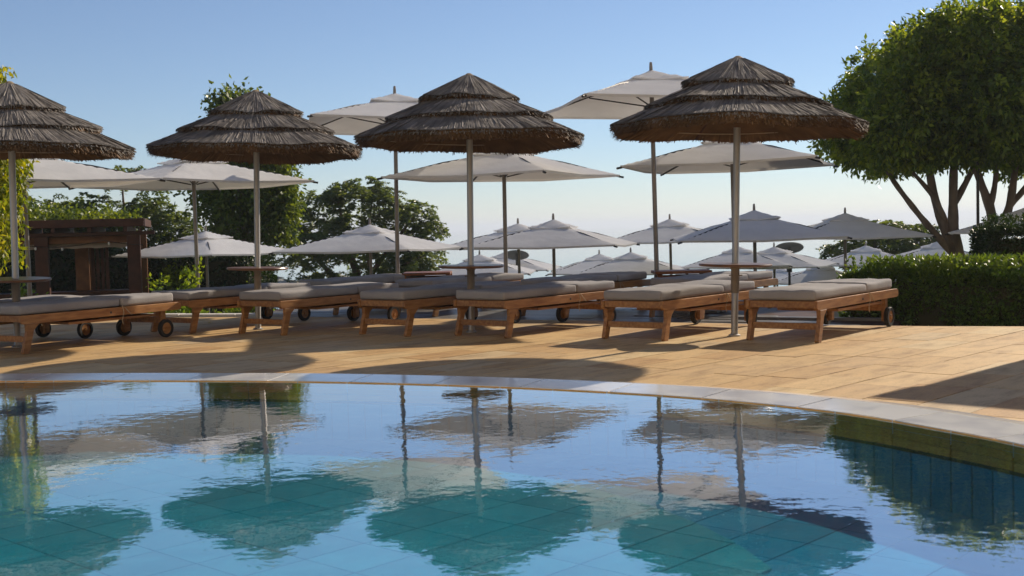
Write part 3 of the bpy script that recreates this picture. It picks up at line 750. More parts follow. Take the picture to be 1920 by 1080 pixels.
def wood_box(label, x0, x1, y0, d, h, lip):
    cx = (x0 + x1) / 2; r = thing('wooden_box', label, 'box', (cx, y0 + d / 2, 0), 0, 'wooden parasol boxes on the timber deck'); hw = (x1 - x0) / 2
    for sx in (-1, 1):
        for sy in (-1, 1):
            b = MB(); b.box(sx * hw - (.06 if sx > 0 else 0), sx * hw + (0 if sx > 0 else .06), sy * d / 2 - (.06 if sy > 0 else 0), sy * d / 2 + (0 if sy > 0 else .06), -.018, h); link('corner_post', b.mesh('corner_post', MT['boxwood'], bevel=.004), r)
    for k in range(3):
        z0 = .0 + k * (h - .02) / 3; z1 = z0 + (h - .02) / 3 - .006
        for sy in (-1, 1):
            b = MB(); y = sy * (d / 2 - .03); b.box(-hw + .06, hw - .06, y - .012, y + .012, z0, z1); link('plank', b.mesh('plank', MT['boxwood'], bevel=.003), r)
        for sx in (-1, 1):
            b = MB(); x = sx * (hw - .03); b.box(x - .012, x + .012, -d / 2 + .06, d / 2 - .06, z0, z1); link('plank', b.mesh('plank', MT['boxwood'], bevel=.003), r)
    b = MB(); b.box(-hw - lip, hw + lip, -d / 2 - lip, d / 2 + lip, h + .001, h + .036); link('lid', b.mesh('lid', MT['boxwood'], bevel=.005), r)
    return r
wood_box('low reddish wooden box on the deck left of the middle thatched pole', -1.50, -.84, 16.3, .6, .42, .0)
wood_box('wooden box with overhanging lid at the foot of the tallest white parasol', 1.80, 2.43, 14.7, .40, .42, .035)

# ------------------------------------------------------------------ loungers
def cushion_mesh(name, x, y0, y1, z0, z1, ph=0.0):
    b = MB(); b.box(-x, x, y0, y1, z0, z1); me = b.mesh(name, MT['cushion'])
    bm = bmesh.new(); bm.from_mesh(me)
    bmesh.ops.bevel(bm, geom=list(bm.edges), offset=.028, segments=3, affect='EDGES', profile=.6)
    bmesh.ops.subdivide_edges(bm, edges=[e for e in bm.edges if e.calc_length() > .25], cuts=5, use_grid_fill=True)
    for v in bm.verts:
        u = (v.co.y - y0) / (y1 - y0); q = v.co.x / x
        if v.co.z > (z0 + z1) / 2:
            v.co.z += .010 * math.sin(math.pi * u) * math.cos(q * 1.4) + .005 * math.sin(9 * v.co.y + 4 * v.co.x + ph * 2.3) + .004 * math.sin(17 * v.co.x * (1 + .2 * ph) - 6 * v.co.y + ph)
        v.co.x += .006 * math.sin(5 * v.co.y + 1) * q; 
    for f in bm.faces: f.smooth = True
    bm.to_mesh(me); bm.free(); return me
def make_lounger(label, loc, rz):
    r = thing('sun_lounger', label, 'sun lounger', loc, rz, 'teak sun loungers on the pool terrace')
    for sx in (-1, 1):
        b = MB(); x = sx * .315
        rail = [(.02, .274), (1.90, .274), (1.935, .284), (1.945, .31), (1.935, .342), (1.91, .354), (.0, .354), (.0, .292)]
        b.prism_x(rail if sx > 0 else rail, x - .016, x + .016); me = b.mesh('side_rail', MT['wood'], bevel=.003); fixn(me); link('side_rail', me, r)
        b = MB(); xx = sx * .315
        leg = [(.015, .0), (.070, .0), (.078, .012), (.135, .215), (.20, .274), (.055, .274), (.06, .20), (.005, .015)]
        b.prism_x(leg, xx - .022 - sx * .02, xx + .022 - sx * .02) if False else b.prism_x(leg, xx - .019, xx + .019)
        me = b.mesh('leg', MT['wood'], bevel=.004); fixn(me); o = link('leg', me, r)
        b = MB(); x = sx * .268; b.box(x - .02, x + .02, 1.70, 1.765, .05, .33); link('rear_leg', b.mesh('rear_leg', MT['wood'], bevel=.004), r)
        wl = []
        b = MB(); prof = [(.060, -.020), (.088, -.022), (.094, -.012), (.094, .012), (.088, .022), (.060, .020), (.060, -.020)]; b.lathe(prof, 24)
        me = b.mesh('wheel', MT['rubber'], smooth=True); o = link('wheel', me, r, (sx * .313, 1.7325, .094)); o.rotation_euler = (0, math.pi / 2, 0)
        b = MB(); b.lathe([(0, -.022), (.018, -.022), (.022, -.014), (.0605, -.014), (.0605, .014), (.022, .014), (.018, .026), (0, .026)], 20); hb = link('hub', b.mesh('hub', MT['wood'], smooth=True), o)
        if sx < 0: hb.rotation_euler = (math.pi, 0, 0)
    b = MB(); b.box(-.298, .298, .012, .04, .292, .350); link('front_rail', b.mesh('front_rail', MT['wood'], bevel=.003), r)
    b = MB(); b.box(-.298, .298, 1.89, 1.918, .275, .350); link('rear_rail', b.mesh('rear_rail', MT['wood'], bevel=.003), r)
    b = MB(); b.box(-.293, .293, .058, .084, .105, .160); link('stretcher', b.mesh('stretcher', MT['wood'], bevel=.003), r)
    b = MB(); b.box(-.247, .247, 1.715, 1.75, .15, .21); link('stretcher', b.mesh('stretcher', MT['wood'], bevel=.003), r)
    b = MB(); b.box(-.29, .29, .55, 1.62, .228, .252); link('drawer_shelf', b.mesh('drawer_shelf', MT['wood'], bevel=.003), r)
    for k in range(12):
        y = .07 + k * .152; b = MB(); b.box(-.297, .297, y, y + .10, .334, .352); link('slat', b.mesh('slat', MT['wood']), r)
    link('seat_cushion', cushion_mesh('seat_cushion', .305, .005, 1.17, .358, .444), r)
    link('head_cushion', cushion_mesh('head_cushion', .305, 1.178, 1.87, .358, .447), r)
    b = MB(); b.tube([(.335, 1.16, .37), (.345, 1.17, .30), (.338, 1.15, .22), (.335, 1.17, .18)], .004, 5); b.tube([(.335, 1.18, .36), (.35, 1.22, .31), (.345, 1.27, .27)], .004, 5)
    link('tie_cord', b.mesh('tie_cord', MT['cord']), r)
    b = MB(); b.tube([(.33, 1.02, .31), (.336, 1.02, .31)], .011, 8); link('bolt', b.mesh('bolt', MT['dark']), r)
    return r
def fixn(me):
    bm = bmesh.new(); bm.from_mesh(me); bmesh.ops.recalc_face_normals(bm, faces=bm.faces); bm.to_mesh(me); bm.free()
def lroot(bx, by, ph):      # front right leg foot -> root at front centre
    p = math.radians(ph); return (bx - math.cos(p) * .315 - math.sin(p) * .055, by + math.sin(p) * .315 - math.cos(p) * .055, .001), -p
LG = [
 ('sun lounger mostly hidden behind the one at the left edge of the photo', -5.25, 10.95, 28, 0),
 ('sun lounger at the left edge, nearest the leftmost thatched pole', -4.457, 10.897, 31, 0),
 ('sun lounger between the two left thatched poles, its foot hidden by another', -3.419, 12.748, 34.5, 0),
 ('sun lounger in front of the second thatched pole from the left', -2.336, 12.182, 36, 0),
 ('front sun lounger standing just left of the middle thatched pole', -1.028, 11.688, 39, 0),
 ('front sun lounger crossing in front of the middle thatched pole', -.043, 11.241, 39.5, 0),
 ('front sun lounger standing left of the thatched pole nearest the ficus', 1.351, 10.571, 38, 0),
 ('rightmost sun lounger, its head end against the clipped hedge', 2.586, 10.084, 37.5, 0),
 ('back row sun lounger farthest left, below the feathery tree', -2.25, 15.2, 36, 1),
 ('back row sun lounger in front of the low reddish wooden box', -.93, 14.45, 38, 1),
 ('back row sun lounger left of the box with overhanging lid', .62, 13.75, 38, 1),
 ('back row sun lounger in front of the box with overhanging lid', 2.07, 13.05, 38, 1),
]
lo0 = None
CV = [(cushion_mesh('seat_cushion', .305, .005, 1.17, .358, .442, k * 1.3), cushion_mesh('head_cushion', .305, 1.178, 1.87, .358, .446, k * 2.1)) for k in (1, 2, 3)]
for i, (lab, bx, by, ph, back) in enumerate(LG):
    loc, rz = lroot(bx, by, ph)
    if back and edge_y(loc[0]) < loc[1]: loc = (loc[0], loc[1], -.012)
    if lo0 is None: lo0 = make_lounger(lab, loc, rz)
    else:
        grp = 'teak sun loungers in the back row' if back else 'teak sun loungers on the pool terrace'
        q, pp = copy_thing(lo0, loc, (0, 0, rz), lab, grp)
        if i % 3: pp['seat_cushion'][0].data = CV[i % 3][0]; pp['head_cushion'][0].data = CV[i % 3][1]
        pp['seat_cushion'][0].rotation_euler.z = random.uniform(-.012, .012); pp['head_cushion'][0].location.x = random.uniform(-.012, .012)

# ------------------------------------------------------------------ trees, hedges
def blob_points(n, c, r, shell=.55, bump=.18, seed=0, flat=1.0):
    """points in a lumpy ellipsoid, denser near the skin"""
    g = np.random.default_rng(seed); d = unit(g.normal(size=(n, 3)))
    ph = g.uniform(0, 6.28, 12)
    lump = 1 + bump * (np.sin(4 * d[:, 0] + ph[0]) * np.sin(4 * d[:, 1] + ph[1]) + .7 * np.sin(7 * d[:, 2] + ph[2] + 5 * d[:, 0]) + .5 * np.sin(11 * d[:, 1] + ph[3]) * np.sin(9 * d[:, 0] + ph[4]))
    rad = (shell + (1 - shell) * g.random(n) ** .6) * lump
    return np.array(c) + d * rad[:, None] * np.array(r), d

def crown(name, mat, clumps, per, csize, lsize, parent, droop=.3, narrow=.5, out_w=1.0):
    C, D = clumps; n = len(C)
    off_ = rng.normal(size=(n, per, 3)) * csize
    P = (C[:, None] + off_).reshape(-1, 3); O = np.repeat(D, per, 0) * out_w
    q = leaves(P, lsize, O, droop, narrow)
    t = np.clip(np.repeat(rng.uniform(.08, .95, n), per) + rng.normal(0, .2, n * per), 0, 1)
    return link(name, quads_mesh(name, q, mat, t), parent)

def limbs(parent, mat, specs, name='trunk'):
    for k, (pts, rad) in enumerate(specs):
        p = [Vector(q) for q in pts]; p[0].z -= .9 if (k == 0 and name == 'trunk' and p[0].z < 0) else 0; fine = []; rr = []
        m = 6
        for i in range(len(p) - 1):
            p0 = p[max(i - 1, 0)]; p1 = p[i]; p2 = p[i + 1]; p3 = p[min(i + 2, len(p) - 1)]
            for t in np.linspace(0, 1, m, endpoint=False):
                fine.append(.5 * ((2 * p1) + (-p0 + p2) * t + (2 * p0 - 5 * p1 + 4 * p2 - p3) * t * t + (-p0 + 3 * p1 - 3 * p2 + p3) * t ** 3)); rr.append((rad[i] * (1 - t) + rad[i + 1] * t) * (1 + .08 * math.sin(9 * t + i * 2 + k)))
        fine.append(p[-1]); rr.append(rad[-1])
        b = MB(); b.tube(fine, rr, 10); link(name if k == 0 else 'limb', b.mesh(name if k == 0 else 'limb', mat, smooth=True), parent)

# two ficus trees behind the hedge
def ficus(label, x, y, z0, cc, cr, seed, specs, n, lobes):
    r = thing('ficus_tree', label, 'tree', (x, y, z0), 0, 'clipped ficus trees behind the hedge')
    limbs(r, MT['bark'], [(p_, [q * .66 for q in rr_]) for p_, rr_ in specs])
    g = np.random.default_rng(seed); P = []; D = []
    for (lx, lz, lr) in lobes:
        dep = 1.5 * math.sqrt(max(.08, 1 - ((lx - cc[0]) / (cr[0] * 1.25)) ** 2 - ((lz - cc[2]) / (cr[2] * 1.25)) ** 2))
        for yo in (-dep, -.1, dep):
            c = np.array([lx + g.normal(0, .06), yo + g.normal(0, .15), lz + g.normal(0, .05)]); m = int(150 * lr ** 2 / .5)
            d = unit(g.normal(size=(m, 3))); rad = lr * (.55 + .45 * g.random(m) ** .5) * (1 + .13 * np.sin(5 * d[:, 0] + lx * 9) * np.sin(5 * d[:, 2] + lz * 7))
            P.append(c + d * rad[:, None]); D.append(d)
    P = np.concatenate(P); D = np.concatenate(D)
    crown('crown', MT['ficus'], (P, D), 24, .075, .115, r, .55, .45)
    # hanging tufts along the lower rim
    g = np.random.default_rng(seed + 5); m = 150; t = g.uniform(0, 6.28, m); rad = g.uniform(.55, 1.0, m)
    low = np.stack([cc[0] + cr[0] * rad * np.cos(t), cc[1] + cr[1] * rad * np.sin(t), cc[2] - cr[2] * (.46 + .28 * (1 - rad)) + g.normal(0, .1, m)], 1)
    crown('crown_fringe', MT['ficus'], (low, np.tile([0, 0, -1.], (m, 1))), 22, .10, .11, r, .9, .42)
    return r
def lobes_at(x0, y0, z0, L):      # lobe outlines measured on the photograph -> metres in the tree's own frame
    k = 2240 / y0
    return [((px - 960) / k - x0, CAM_H + (420 - py - .026 * (px - 960)) / k - z0, pr / k) for px, py, pr in L]
ficus('leafy ficus tree with a forked trunk leaning left, right of the parasols', 8.25, 22.0, -1.0, (.02, 0, 4.15), (2.02, 2.1, 1.47), 3, [
    ([(.10, 0, -.1), (.02, 0, 1.0), (-.22, 0, 1.7), (-.45, .05, 2.5), (-.6, .1, 3.6)], [.26, .22, .15, .12, .07]),
    ([(.05, -.02, 1.1), (-.10, -.05, 1.7), (-.14, -.1, 2.4), (-.1, -.1, 3.5)], [.18, .15, .13, .08]),
    ([(-.02, 0, 1.25), (-.45, .02, 1.75), (-.75, .1, 2.15), (-1.15, .1, 2.7), (-1.5, .1, 3.3)], [.12, .10, .085, .07, .05]),
    ([(-.18, 0, 1.8), (-.5, -.1, 2.4), (-.95, -.2, 2.9)], [.09, .07, .05]),
    ([(-.12, 0, 2.2), (.3, .1, 2.9), (.6, .1, 3.6)], [.10, .08, .05])], 0, lobes_at(8.25, 22.0, -1.0, [(1622, 232, 66), (1655, 178, 60), (1705, 118, 62), (1775, 92, 66), (1700, 225, 90), (1790, 190, 92), (1835, 72, 62), (1630, 262, 46), (1716, 262, 50), (1806, 258, 52), (1840, 160, 75)]))
ficus('leafy ficus tree at the right edge with a short knotted trunk', 9.15, 22.6, -1.0, (.75, 0, 4.22), (2.1, 2.1, 1.5), 9, [
    ([(-.05, 0, -.1), (-.08, 0, 1.2), (-.05, 0, 2.0), (-.25, .05, 2.7), (-.5, .1, 3.5)], [.22, .17, .15, .11, .07]),
    ([(-.02, 0, 1.6), (.25, 0, 2.1), (.4, .05, 2.8), (.5, .1, 3.6)], [.14, .12, .10, .06]),
    ([(.28, 0, 2.2), (.7, 0, 2.7), (1.0, 0, 3.4)], [.10, .08, .05]),
    ([(-.1, 0, 2.1), (.0, -.05, 2.7), (.05, -.05, 3.5)], [.09, .08, .05])], 0, lobes_at(9.15, 22.6, -1.0, [(1880, 92, 66), (1935, 88, 80), (2010, 120, 90), (1900, 190, 90), (1985, 210, 100), (1880, 246, 56), (1960, 255, 56), (2050, 240, 70)]))

def hedge(name, label, poly, z0, ztop, nleaf, lsize, mat, group=None, rag=.05, dens_top=.5):
    """box hedge over a 4-corner footprint: twiggy core plus leaf skin"""
    poly = np.array(poly, float); c = poly.mean(0); r = thing(name, label, 'hedge', (c[0], c[1], z0), 0, group)
    q = poly - c; ins = q * .93
    b = MB(); n = len(q); zt = np.array(ztop) - z0
    b.add([(x, y, .02) for x, y in ins] + [(x, y, z - .09) for (x, y), z in zip(ins, zt)], [tuple(range(n, 2 * n))] + [(i, (i + 1) % n, n + (i + 1) % n, n + i) for i in range(n)])
    link('branches', b.mesh('branches', MT['twig']), r)
    P = []; D = []
    for i in range(n):
        a, e = q[i], q[(i + 1) % n]; za, ze = zt[i], zt[(i + 1) % n]; ln = np.linalg.norm(e - a)
        m = int(nleaf * ln / sum(np.linalg.norm(q[k] - q[(k + 1) % n]) for k in range(n)))
        u = rng.random(m); v = rng.random(m) ** .9; nn = np.array([(e - a)[1], -(e - a)[0]]) / ln
        zz = v * (za + (ze - za) * u); bul = rag * (np.sin(u * ln * 5 + i) * np.sin(zz * 6) + .6 * np.sin(u * ln * 13 + 2) * np.sin(zz * 15 + 1))
        dep = rng.exponential(.04, m) - bul
        pt = a + (e - a) * u[:, None] - nn * dep[:, None]; P.append(np.c_[pt, zz]); D.append(np.tile([nn[0], nn[1], .3], (m, 1)))
    m = int(nleaf * dens_top); u = rng.random(m); v = rng.random(m)
    pt = (q[0] * (1 - u)[:, None] + q[1] * u[:, None]) * (1 - v)[:, None] + (q[3] * (1 - u)[:, None] + q[2] * u[:, None]) * v[:, None]
    zt_ = (zt[0] * (1 - u) + zt[1] * u) * (1 - v) + (zt[3] * (1 - u) + zt[2] * u) * v
    zt_ = zt_ + rag * (np.sin(pt[:, 0] * 5) * np.sin(pt[:, 1] * 6) * .7 + .5 * np.sin(pt[:, 0] * 13 + 1)) + rng.normal(0, .02, m)
    P.append(np.c_[pt, zt_]); D.append(np.tile([0, 0, 1.], (m, 1)))
    P = np.concatenate(P); D = np.concatenate(D)
    L = leaves(P, lsize, D * .9, -.1, .42); t = np.clip(rng.beta(2, 2.5, len(P)), 0, 1)
    link('foliage', quads_mesh('foliage', L, mat, t), r)
    # stray shoots on top
    m = max(int(nleaf * .006), 12); u = rng.random(m); v = rng.random(m) * .6
    pt = (q[0] * (1 - u)[:, None] + q[1] * u[:, None]) * (1 - v)[:, None] + (q[3] * (1 - u)[:, None] + q[2] * u[:, None]) * v[:, None]
    z_ = (zt[0] * (1 - u) + zt[1] * u) + .03
    C = np.c_[pt, z_]; k = 9; PP = (C[:, None] + np.cumsum(np.tile([0, 0, .014], (m, k, 1)), 1) + rng.normal(0, .012, (m, k, 3))).reshape(-1, 3)
    L = leaves(PP, lsize * 1.05, np.tile([0, 0, .7], (len(PP), 1)), -.4, .4); tag(link('shoots', quads_mesh('shoots', L, mat, rng.uniform(.5, 1, len(PP))), r), kind='stuff')
    return r
hedge('clipped_hedge', 'clipped green hedge on the right, behind the rightmost sun lounger', [(3.62, 13.2), (4.26, 12.75), (6.2, 12.05), (7.0, 13.3)], -.9, [.43, .43, .29, .43], 50000, .055, MT['hedge'], rag=.05)
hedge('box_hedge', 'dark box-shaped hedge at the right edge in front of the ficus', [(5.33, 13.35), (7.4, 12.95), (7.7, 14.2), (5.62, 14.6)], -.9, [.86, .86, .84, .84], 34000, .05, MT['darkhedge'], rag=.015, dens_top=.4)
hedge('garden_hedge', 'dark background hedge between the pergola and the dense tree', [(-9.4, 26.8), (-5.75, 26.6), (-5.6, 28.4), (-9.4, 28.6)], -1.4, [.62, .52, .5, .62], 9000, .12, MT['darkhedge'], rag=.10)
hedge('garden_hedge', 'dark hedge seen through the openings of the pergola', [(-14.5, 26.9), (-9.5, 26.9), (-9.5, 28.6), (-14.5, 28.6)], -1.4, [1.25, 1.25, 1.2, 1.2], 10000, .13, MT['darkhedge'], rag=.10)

# broad dense tree on the left
r = thing('broadleaf_tree', 'dense dark tree with a pale trunk behind the second thatched parasol', 'tree', (-6.68, 30, -1.33))
limbs(r, MT['palebark'], [([(0, 0, -.1), (.02, 0, .8), (0, 0, 2.0), (-.05, 0, 3.2), (0, 0, 4.8)], [.26, .2, .17, .12, .05]), ([(0, 0, 1.9), (-.5, .1, 2.8), (-.8, .1, 3.8)], [.10, .08, .04]), ([(0, 0, 1.7), (.5, 0, 2.5), (.9, .1, 3.4)], [.10, .08, .04])])
P, D = blob_points(620, (.05, 0, 3.75), (1.15, 1.15, 1.95), .35, .16, 21)
P2, D2 = blob_points(160, (.85, -.1, 3.1), (.55, .6, 1.1), .3, .16, 22)
P3, D3 = blob_points(60, (-.25, 0, 5.55), (.4, .4, .42), .2, .2, 23)
crown('crown', MT['tree3'], (np.concatenate([P, P2, P3]), np.concatenate([D, D2, D3])), 26, .15, .14, r, .35, .55)

# feathery spreading tree: tiers of flat pads
def feathery(label, x, y, z0, pads, seed, specs, mat, per=44, lsize=.14, group=None):
    r = thing('feathery_tree', label, 'tree', (x, y, z0), 0, group); limbs(r, MT['bark'], specs)
    g = np.random.default_rng(seed); C = []; D = []
    for (px, py, pz, rx, rz_, n) in pads:
        d = unit(g.normal(size=(n, 3))); rad = g.random(n) ** .45
        c = np.array([px, py, pz]) + d * rad[:, None] * np.array([rx, rx * .9, rz_]); C.append(c); D.append(unit(d * [1, 1, .3]))
    C = np.concatenate(C); D = np.concatenate(D); n = len(C)
    # each clump is a frond: leaflets strung along a drooping line
    k = per // 2; t = np.linspace(0, 1, k)
    dirs = unit(D * [1, 1, .2] + g.normal(0, .35, (n, 3))); ln = g.uniform(.25, .5, n)
    line = C[:, None] + dirs[:, None] * (t[None, :, None] * ln[:, None, None]) - np.array([0, 0, 1.]) * (t[None, :, None] ** 2 * .16)
    PP = np.concatenate([line, line], 1).reshape(-1, 3); side = unit(np.cross(dirs, [0, 0, 1.]))
    sd = np.concatenate([np.repeat(side[:, None], k, 1), -np.repeat(side[:, None], k, 1)], 1).reshape(-1, 3)
    q = leaves(PP, lsize, sd * 1.6, .3, .32, .35); t = np.clip(np.repeat(g.uniform(.2, .8, n), 2 * k) + g.normal(0, .15, n * 2 * k), 0, 1)
    link('crown', quads_mesh('crown', q, mat, t), r); return r
feathery('wide feathery tree with layered foliage in the middle distance', -4.55, 36, -2.1, [
    (-.05, 0, 4.45, .75, .38, 60), (-1.05, .2, 4.2, .6, .32, 45), (.75, -.1, 4.15, .55, .3, 42), (1.45, .1, 3.7, .75, .4, 62), (2.1, 0, 3.1, .45, .5, 46), (-1.9, 0, 3.75, .6, .4, 46),
    (0, .3, 3.6, 1.3, .45, 100), (-1.2, -.2, 3.2, .9, .4, 70), (1.1, .3, 3.0, 1.0, .45, 80), (-.3, 0, 2.6, 1.3, .4, 90), (-1.7, .1, 2.5, .8, .45, 60), (1.6, -.1, 2.35, .9, .45, 84), (.6, .2, 1.95, 1.1, .35, 70), (-1.3, 0, 1.75, .9, .3, 46), (1.9, .1, 1.75, .6, .3, 30)], 31, [
    ([(0, 0, -.1), (-.05, 0, .8), (-.1, 0, 1.8), (-.4, 0, 2.8), (-.6, 0, 4.1)], [.2, .15, .12, .08, .03]), ([(-.08, 0, 1.2), (.5, 0, 2.1), (1.2, .1, 3.0), (1.7, .1, 3.6)], [.1, .08, .05, .02]),
    ([(-.08, 0, 1.0), (-.8, 0, 1.8), (-1.5, 0, 2.6), (-1.9, 0, 3.5)], [.09, .07, .05, .02]), ([(.3, 0, 1.9), (.2, 0, 2.9), (.4, 0, 3.9)], [.06, .05, .02]), ([(.2, 0, 1.6), (1.1, 0, 2.0), (2.0, 0, 2.4)], [.06, .05, .02])], MT['tree4'])
feathery('open feathery tree with sky showing through, behind the pergola roof', -10.2, 32, -1.35, [
    (.15, .2, 2.95, .55, .7, 90), (1.2, 0, 2.4, .65, .5, 70), (-1.9, .2, 3.05, .7, .4, 50), (-.9, .1, 2.2, 1.0, .4, 60), (2.5, .1, 2.1, .5, .5, 40), (-.1, 0, 4.05, .5, .22, 30), (.75, 0, 3.85, .35, .2, 14), (-1.2, 0, 3.3, .75, .35, 44), (.55, 0, 3.1, .5, .5, 42), (1.3, 0, 2.95, .5, .4, 30), (-2.3, 0, 3.2, .6, .35, 30), (-.5, 0, 2.6, .8, .3, 40), (1.9, 0, 2.45, .5, .3, 26), (1.1, 0, 2.2, .55, .3, 26), (-1.7, 0, 2.5, .7, .3, 34), (2.1, 0, 1.7, .5, .35, 26), (-2.9, 0, 2.6, .5, .3, 20)], 37, [
    ([(0, 0, -.1), (.05, 0, 1.2), (.25, 0, 2.4), (.5, 0, 3.4)], [.16, .12, .07, .02]), ([(.05, 0, 1.2), (-.8, 0, 2.2), (-1.8, 0, 3.0)], [.08, .06, .02]), ([(.1, 0, 1.4), (.9, 0, 2.0), (1.7, 0, 2.6), (2.0, 0, 2.6)], [.07, .05, .03, .015]), ([(.2, 0, 2.2), (-.1, 0, 3.2), (-.1, 0, 4.0)], [.05, .035, .012])], MT['tree4'], 40, .13)
feathery('low spreading green tree behind the hedge and the small parasols', 12.5, 40, -2.2, [
    (0, 0, 3.0, .9, .22, 60), (-.9, 0, 2.8, .6, .2, 34), (.9, 0, 2.8, .8, .22, 50), (1.5, 0, 2.4, .6, .25, 40), (-1.3, 0, 2.2, .8, .25, 46), (0, 0, 2.4, 1.5, .3, 90), (.4, 0, 1.9, 1.6, .3, 90), (-1.6, 0, 1.75, .6, .2, 30)], 41, [
    ([(0, 0, -.1), (0, 0, 1.0), (-.2, 0, 1.8), (-.4, 0, 2.7)], [.16, .12, .08, .03]), ([(0, 0, 1.0), (.6, 0, 1.8), (1.2, 0, 2.5)], [.08, .05, .02])], MT['tree3'], 40, .15)

def bush(label, x, y, z0, rx, rz_, n, mat, lsize=.07, per=22, name='bush', cs=.05, cat='bush', seed=1):
    r = thing(name, label, cat, (x, y, z0)); P, D = blob_points(n, (0, 0, rz_ * .95), (rx, rx * .9, rz_), .3, .25, seed)
    g = np.random.default_rng(seed); 
    for k in range(5):
        a = g.uniform(0, 6.28); b = MB(); b.tube([(0, 0, -.05), (.3 * rx * math.cos(a), .3 * rx * math.sin(a), rz_ * .8), (.6 * rx * math.cos(a), .6 * rx * math.sin(a), rz_ * 1.5)], [.02, .014, .005], 5); link('stem', b.mesh('stem', MT['bark']), r)
    crown('foliage', mat, (P, D), per, cs, lsize, r, -.1, .5); return r
bush('bright yellow-green bush behind the loungers, right of the pergola', -4.72, 17.2, -.95, .42, .74, 130, MT['bush'], seed=51)
bush('small yellow-green shrub left of the dense tree trunk', -4.95, 20.5, -1.2, .32, .66, 70, MT['bush'], seed=52)
bush('little bright shrub at the foot of the dense tree', -5.6, 26.0, -1.3, .38, .62, 60, MT['bush'], .08, seed=53)
bush('sunlit green shrub beside the right pergola post', -6.55, 23.6, -1.25, .36, 1.0, 110, MT['tree3'], .08, seed=54)
bush('low bright plant behind the leftmost table', -6.9, 16.7, -.95, .35, .70, 70, MT['bush'], seed=55)

# drooping yellow-green tree at the left edge
r = thing('weeping_tree', 'yellow-green weeping tree hanging in from the left edge', 'tree', (-6.75, 13.6, -.012))
limbs(r, MT['bark'], [([(0, 0, 0), (.05, 0, 1.0), (.15, 0, 2.0), (.5, 0, 2.8)], [.10, .085, .06, .02]), ([(.12, 0, 1.8), (.7, -.05, 2.4), (1.05, -.05, 2.45)], [.045, .03, .012]), ([(.1, 0, 1.5), (-.5, .1, 2.3), (-.9, .1, 2.7)], [.045, .03, .012])])
g = np.random.default_rng(61); C = []
for k in range(120):
    x = g.uniform(-.9, 1.22); y = g.uniform(-.45, .45); zt_ = 2.95 - .35 * abs(x - .3) + g.normal(0, .12); zl = g.uniform(.5, 2.0) if x < 1.12 else g.uniform(.3, .9)
    if x > .95: zt_ -= .35
    m = int(zl / .05); zz = zt_ - np.arange(m) * .05; xx = x + np.cumsum(g.normal(0, .008, m)); C.append(np.stack([xx, np.full(m, y), zz], 1))
for k in range(14):
    m = 6; C.append(np.array([.75, 0, 2.75]) + np.cumsum(np.tile([.05, 0, .035], (m, 1)) + g.normal(0, .02, (m, 3)), 0) * g.uniform(.3, 1.2))
C = np.concatenate(C); C = C[C[:, 2] > .78]
crown('crown', MT['vine'], (C, np.tile([0, 0, -.6], (len(C), 1))), 6, .045, .085, r, 1.0, .4)

# ------------------------------------------------------------------ pergola on the left
pg = thing('pergola_bar', 'dark brown wooden pergola bar at the left under the trees', 'pergola', (-6.7 + math.cos(deg(15)) * -2.3 - math.sin(deg(15)) * .2, 21.8 + math.sin(deg(15)) * -2.3 + math.cos(deg(15)) * .2, -1.3), deg(15))
def pbox(name, x0, x1, y0, y1, z0, z1, m='darkwood', bev=.006, parent=None):
    b = MB(); b.box(x0 + 9.0, x1 + 9.0, y0 - 22, y1 - 22, z0 + 1.3, z1 + 1.3); return link(name, b.mesh(name, MT[m], bevel=bev), parent or pg)
pbox('fascia', -12.2, -6.68, 21.80, 21.86, 1.245, 1.39)
pbox('fascia', -6.72, -6.66, 21.87, 25.6, 1.245, 1.39)
pbox('roof', -12.2, -6.74, 21.87, 25.6, 1.30, 1.36)
for k in range(9):
    pbox('rafter', -12.0 + k * .62, -11.93 + k * .62, 21.87, 25.6, 1.16, 1.298)
pbox('beam', -12.2, -6.50, 22.02, 22.14, 1.09, 1.158)
pbox('cross_beam', -12.2, -6.95, 22.2, 22.3, .955, 1.085, 'brownwood')
for x in (-8.58, -6.99, -11.2): pbox('post', x, x + .23, 21.97, 22.19, -1.3, 1.088)
for x in (-8.05, -6.95, -11.2): pbox('post', x, x + .2, 25.0, 25.2, -1.3, 1.15, 'brownwood')
pbox('post', -7.98, -7.74, 22.9, 23.1, -1.3, 1.0, 'brownwood')
for k in range(4): pbox('screen_slat', -7.70 + k * .085, -7.64 + k * .085, 23.0, 23.03, -1.3, .9, 'darkwood', .003)
pbox('counter', -12.2, -6.99, 22.22, 22.75, .02, .075, 'darkwood'); pbox('counter_front', -12.2, -6.99, 22.26, 22.31, -1.3, .015, 'darkwood')
b = MB()
for i in range(40):
    x0 = -12.2 + i * .133
    if x0 + .133 > -6.98: break
    z = .868 + .010 * math.sin(i * 2.1); z2 = .868 + .010 * math.sin((i + 1) * 2.1)
    b.add([(x0 + 9, .345, .954 + 1.3), (x0 + .133 + 9, .345, .954 + 1.3), (x0 + .133 + 9, .335, z2 + 1.3), (x0 + 9, .335, z + 1.3), (x0 + 9, .352, .954 + 1.3), (x0 + .133 + 9, .352, .954 + 1.3), (x0 + .133 + 9, .345, z2 + 1.3), (x0 + 9, .345, z + 1.3)],
          [(3, 2, 1, 0), (4, 5, 6, 7), (3, 7, 6, 2)])
link('awning', b.mesh('awning', MT['valance']), pg)
sl = link('string_light', None, pg) if False else None
cb = MB(); pts = [(x + 9.0, -.12, 2.30 - .10 * math.sin(math.pi * ((x + 12.2) % 1.6) / 1.6)) for x in np.linspace(-12.2, -6.7, 40)]; cb.tube(pts, .006, 4); wire = link('light_string', cb.mesh('light_string', MT['dark']), pg)
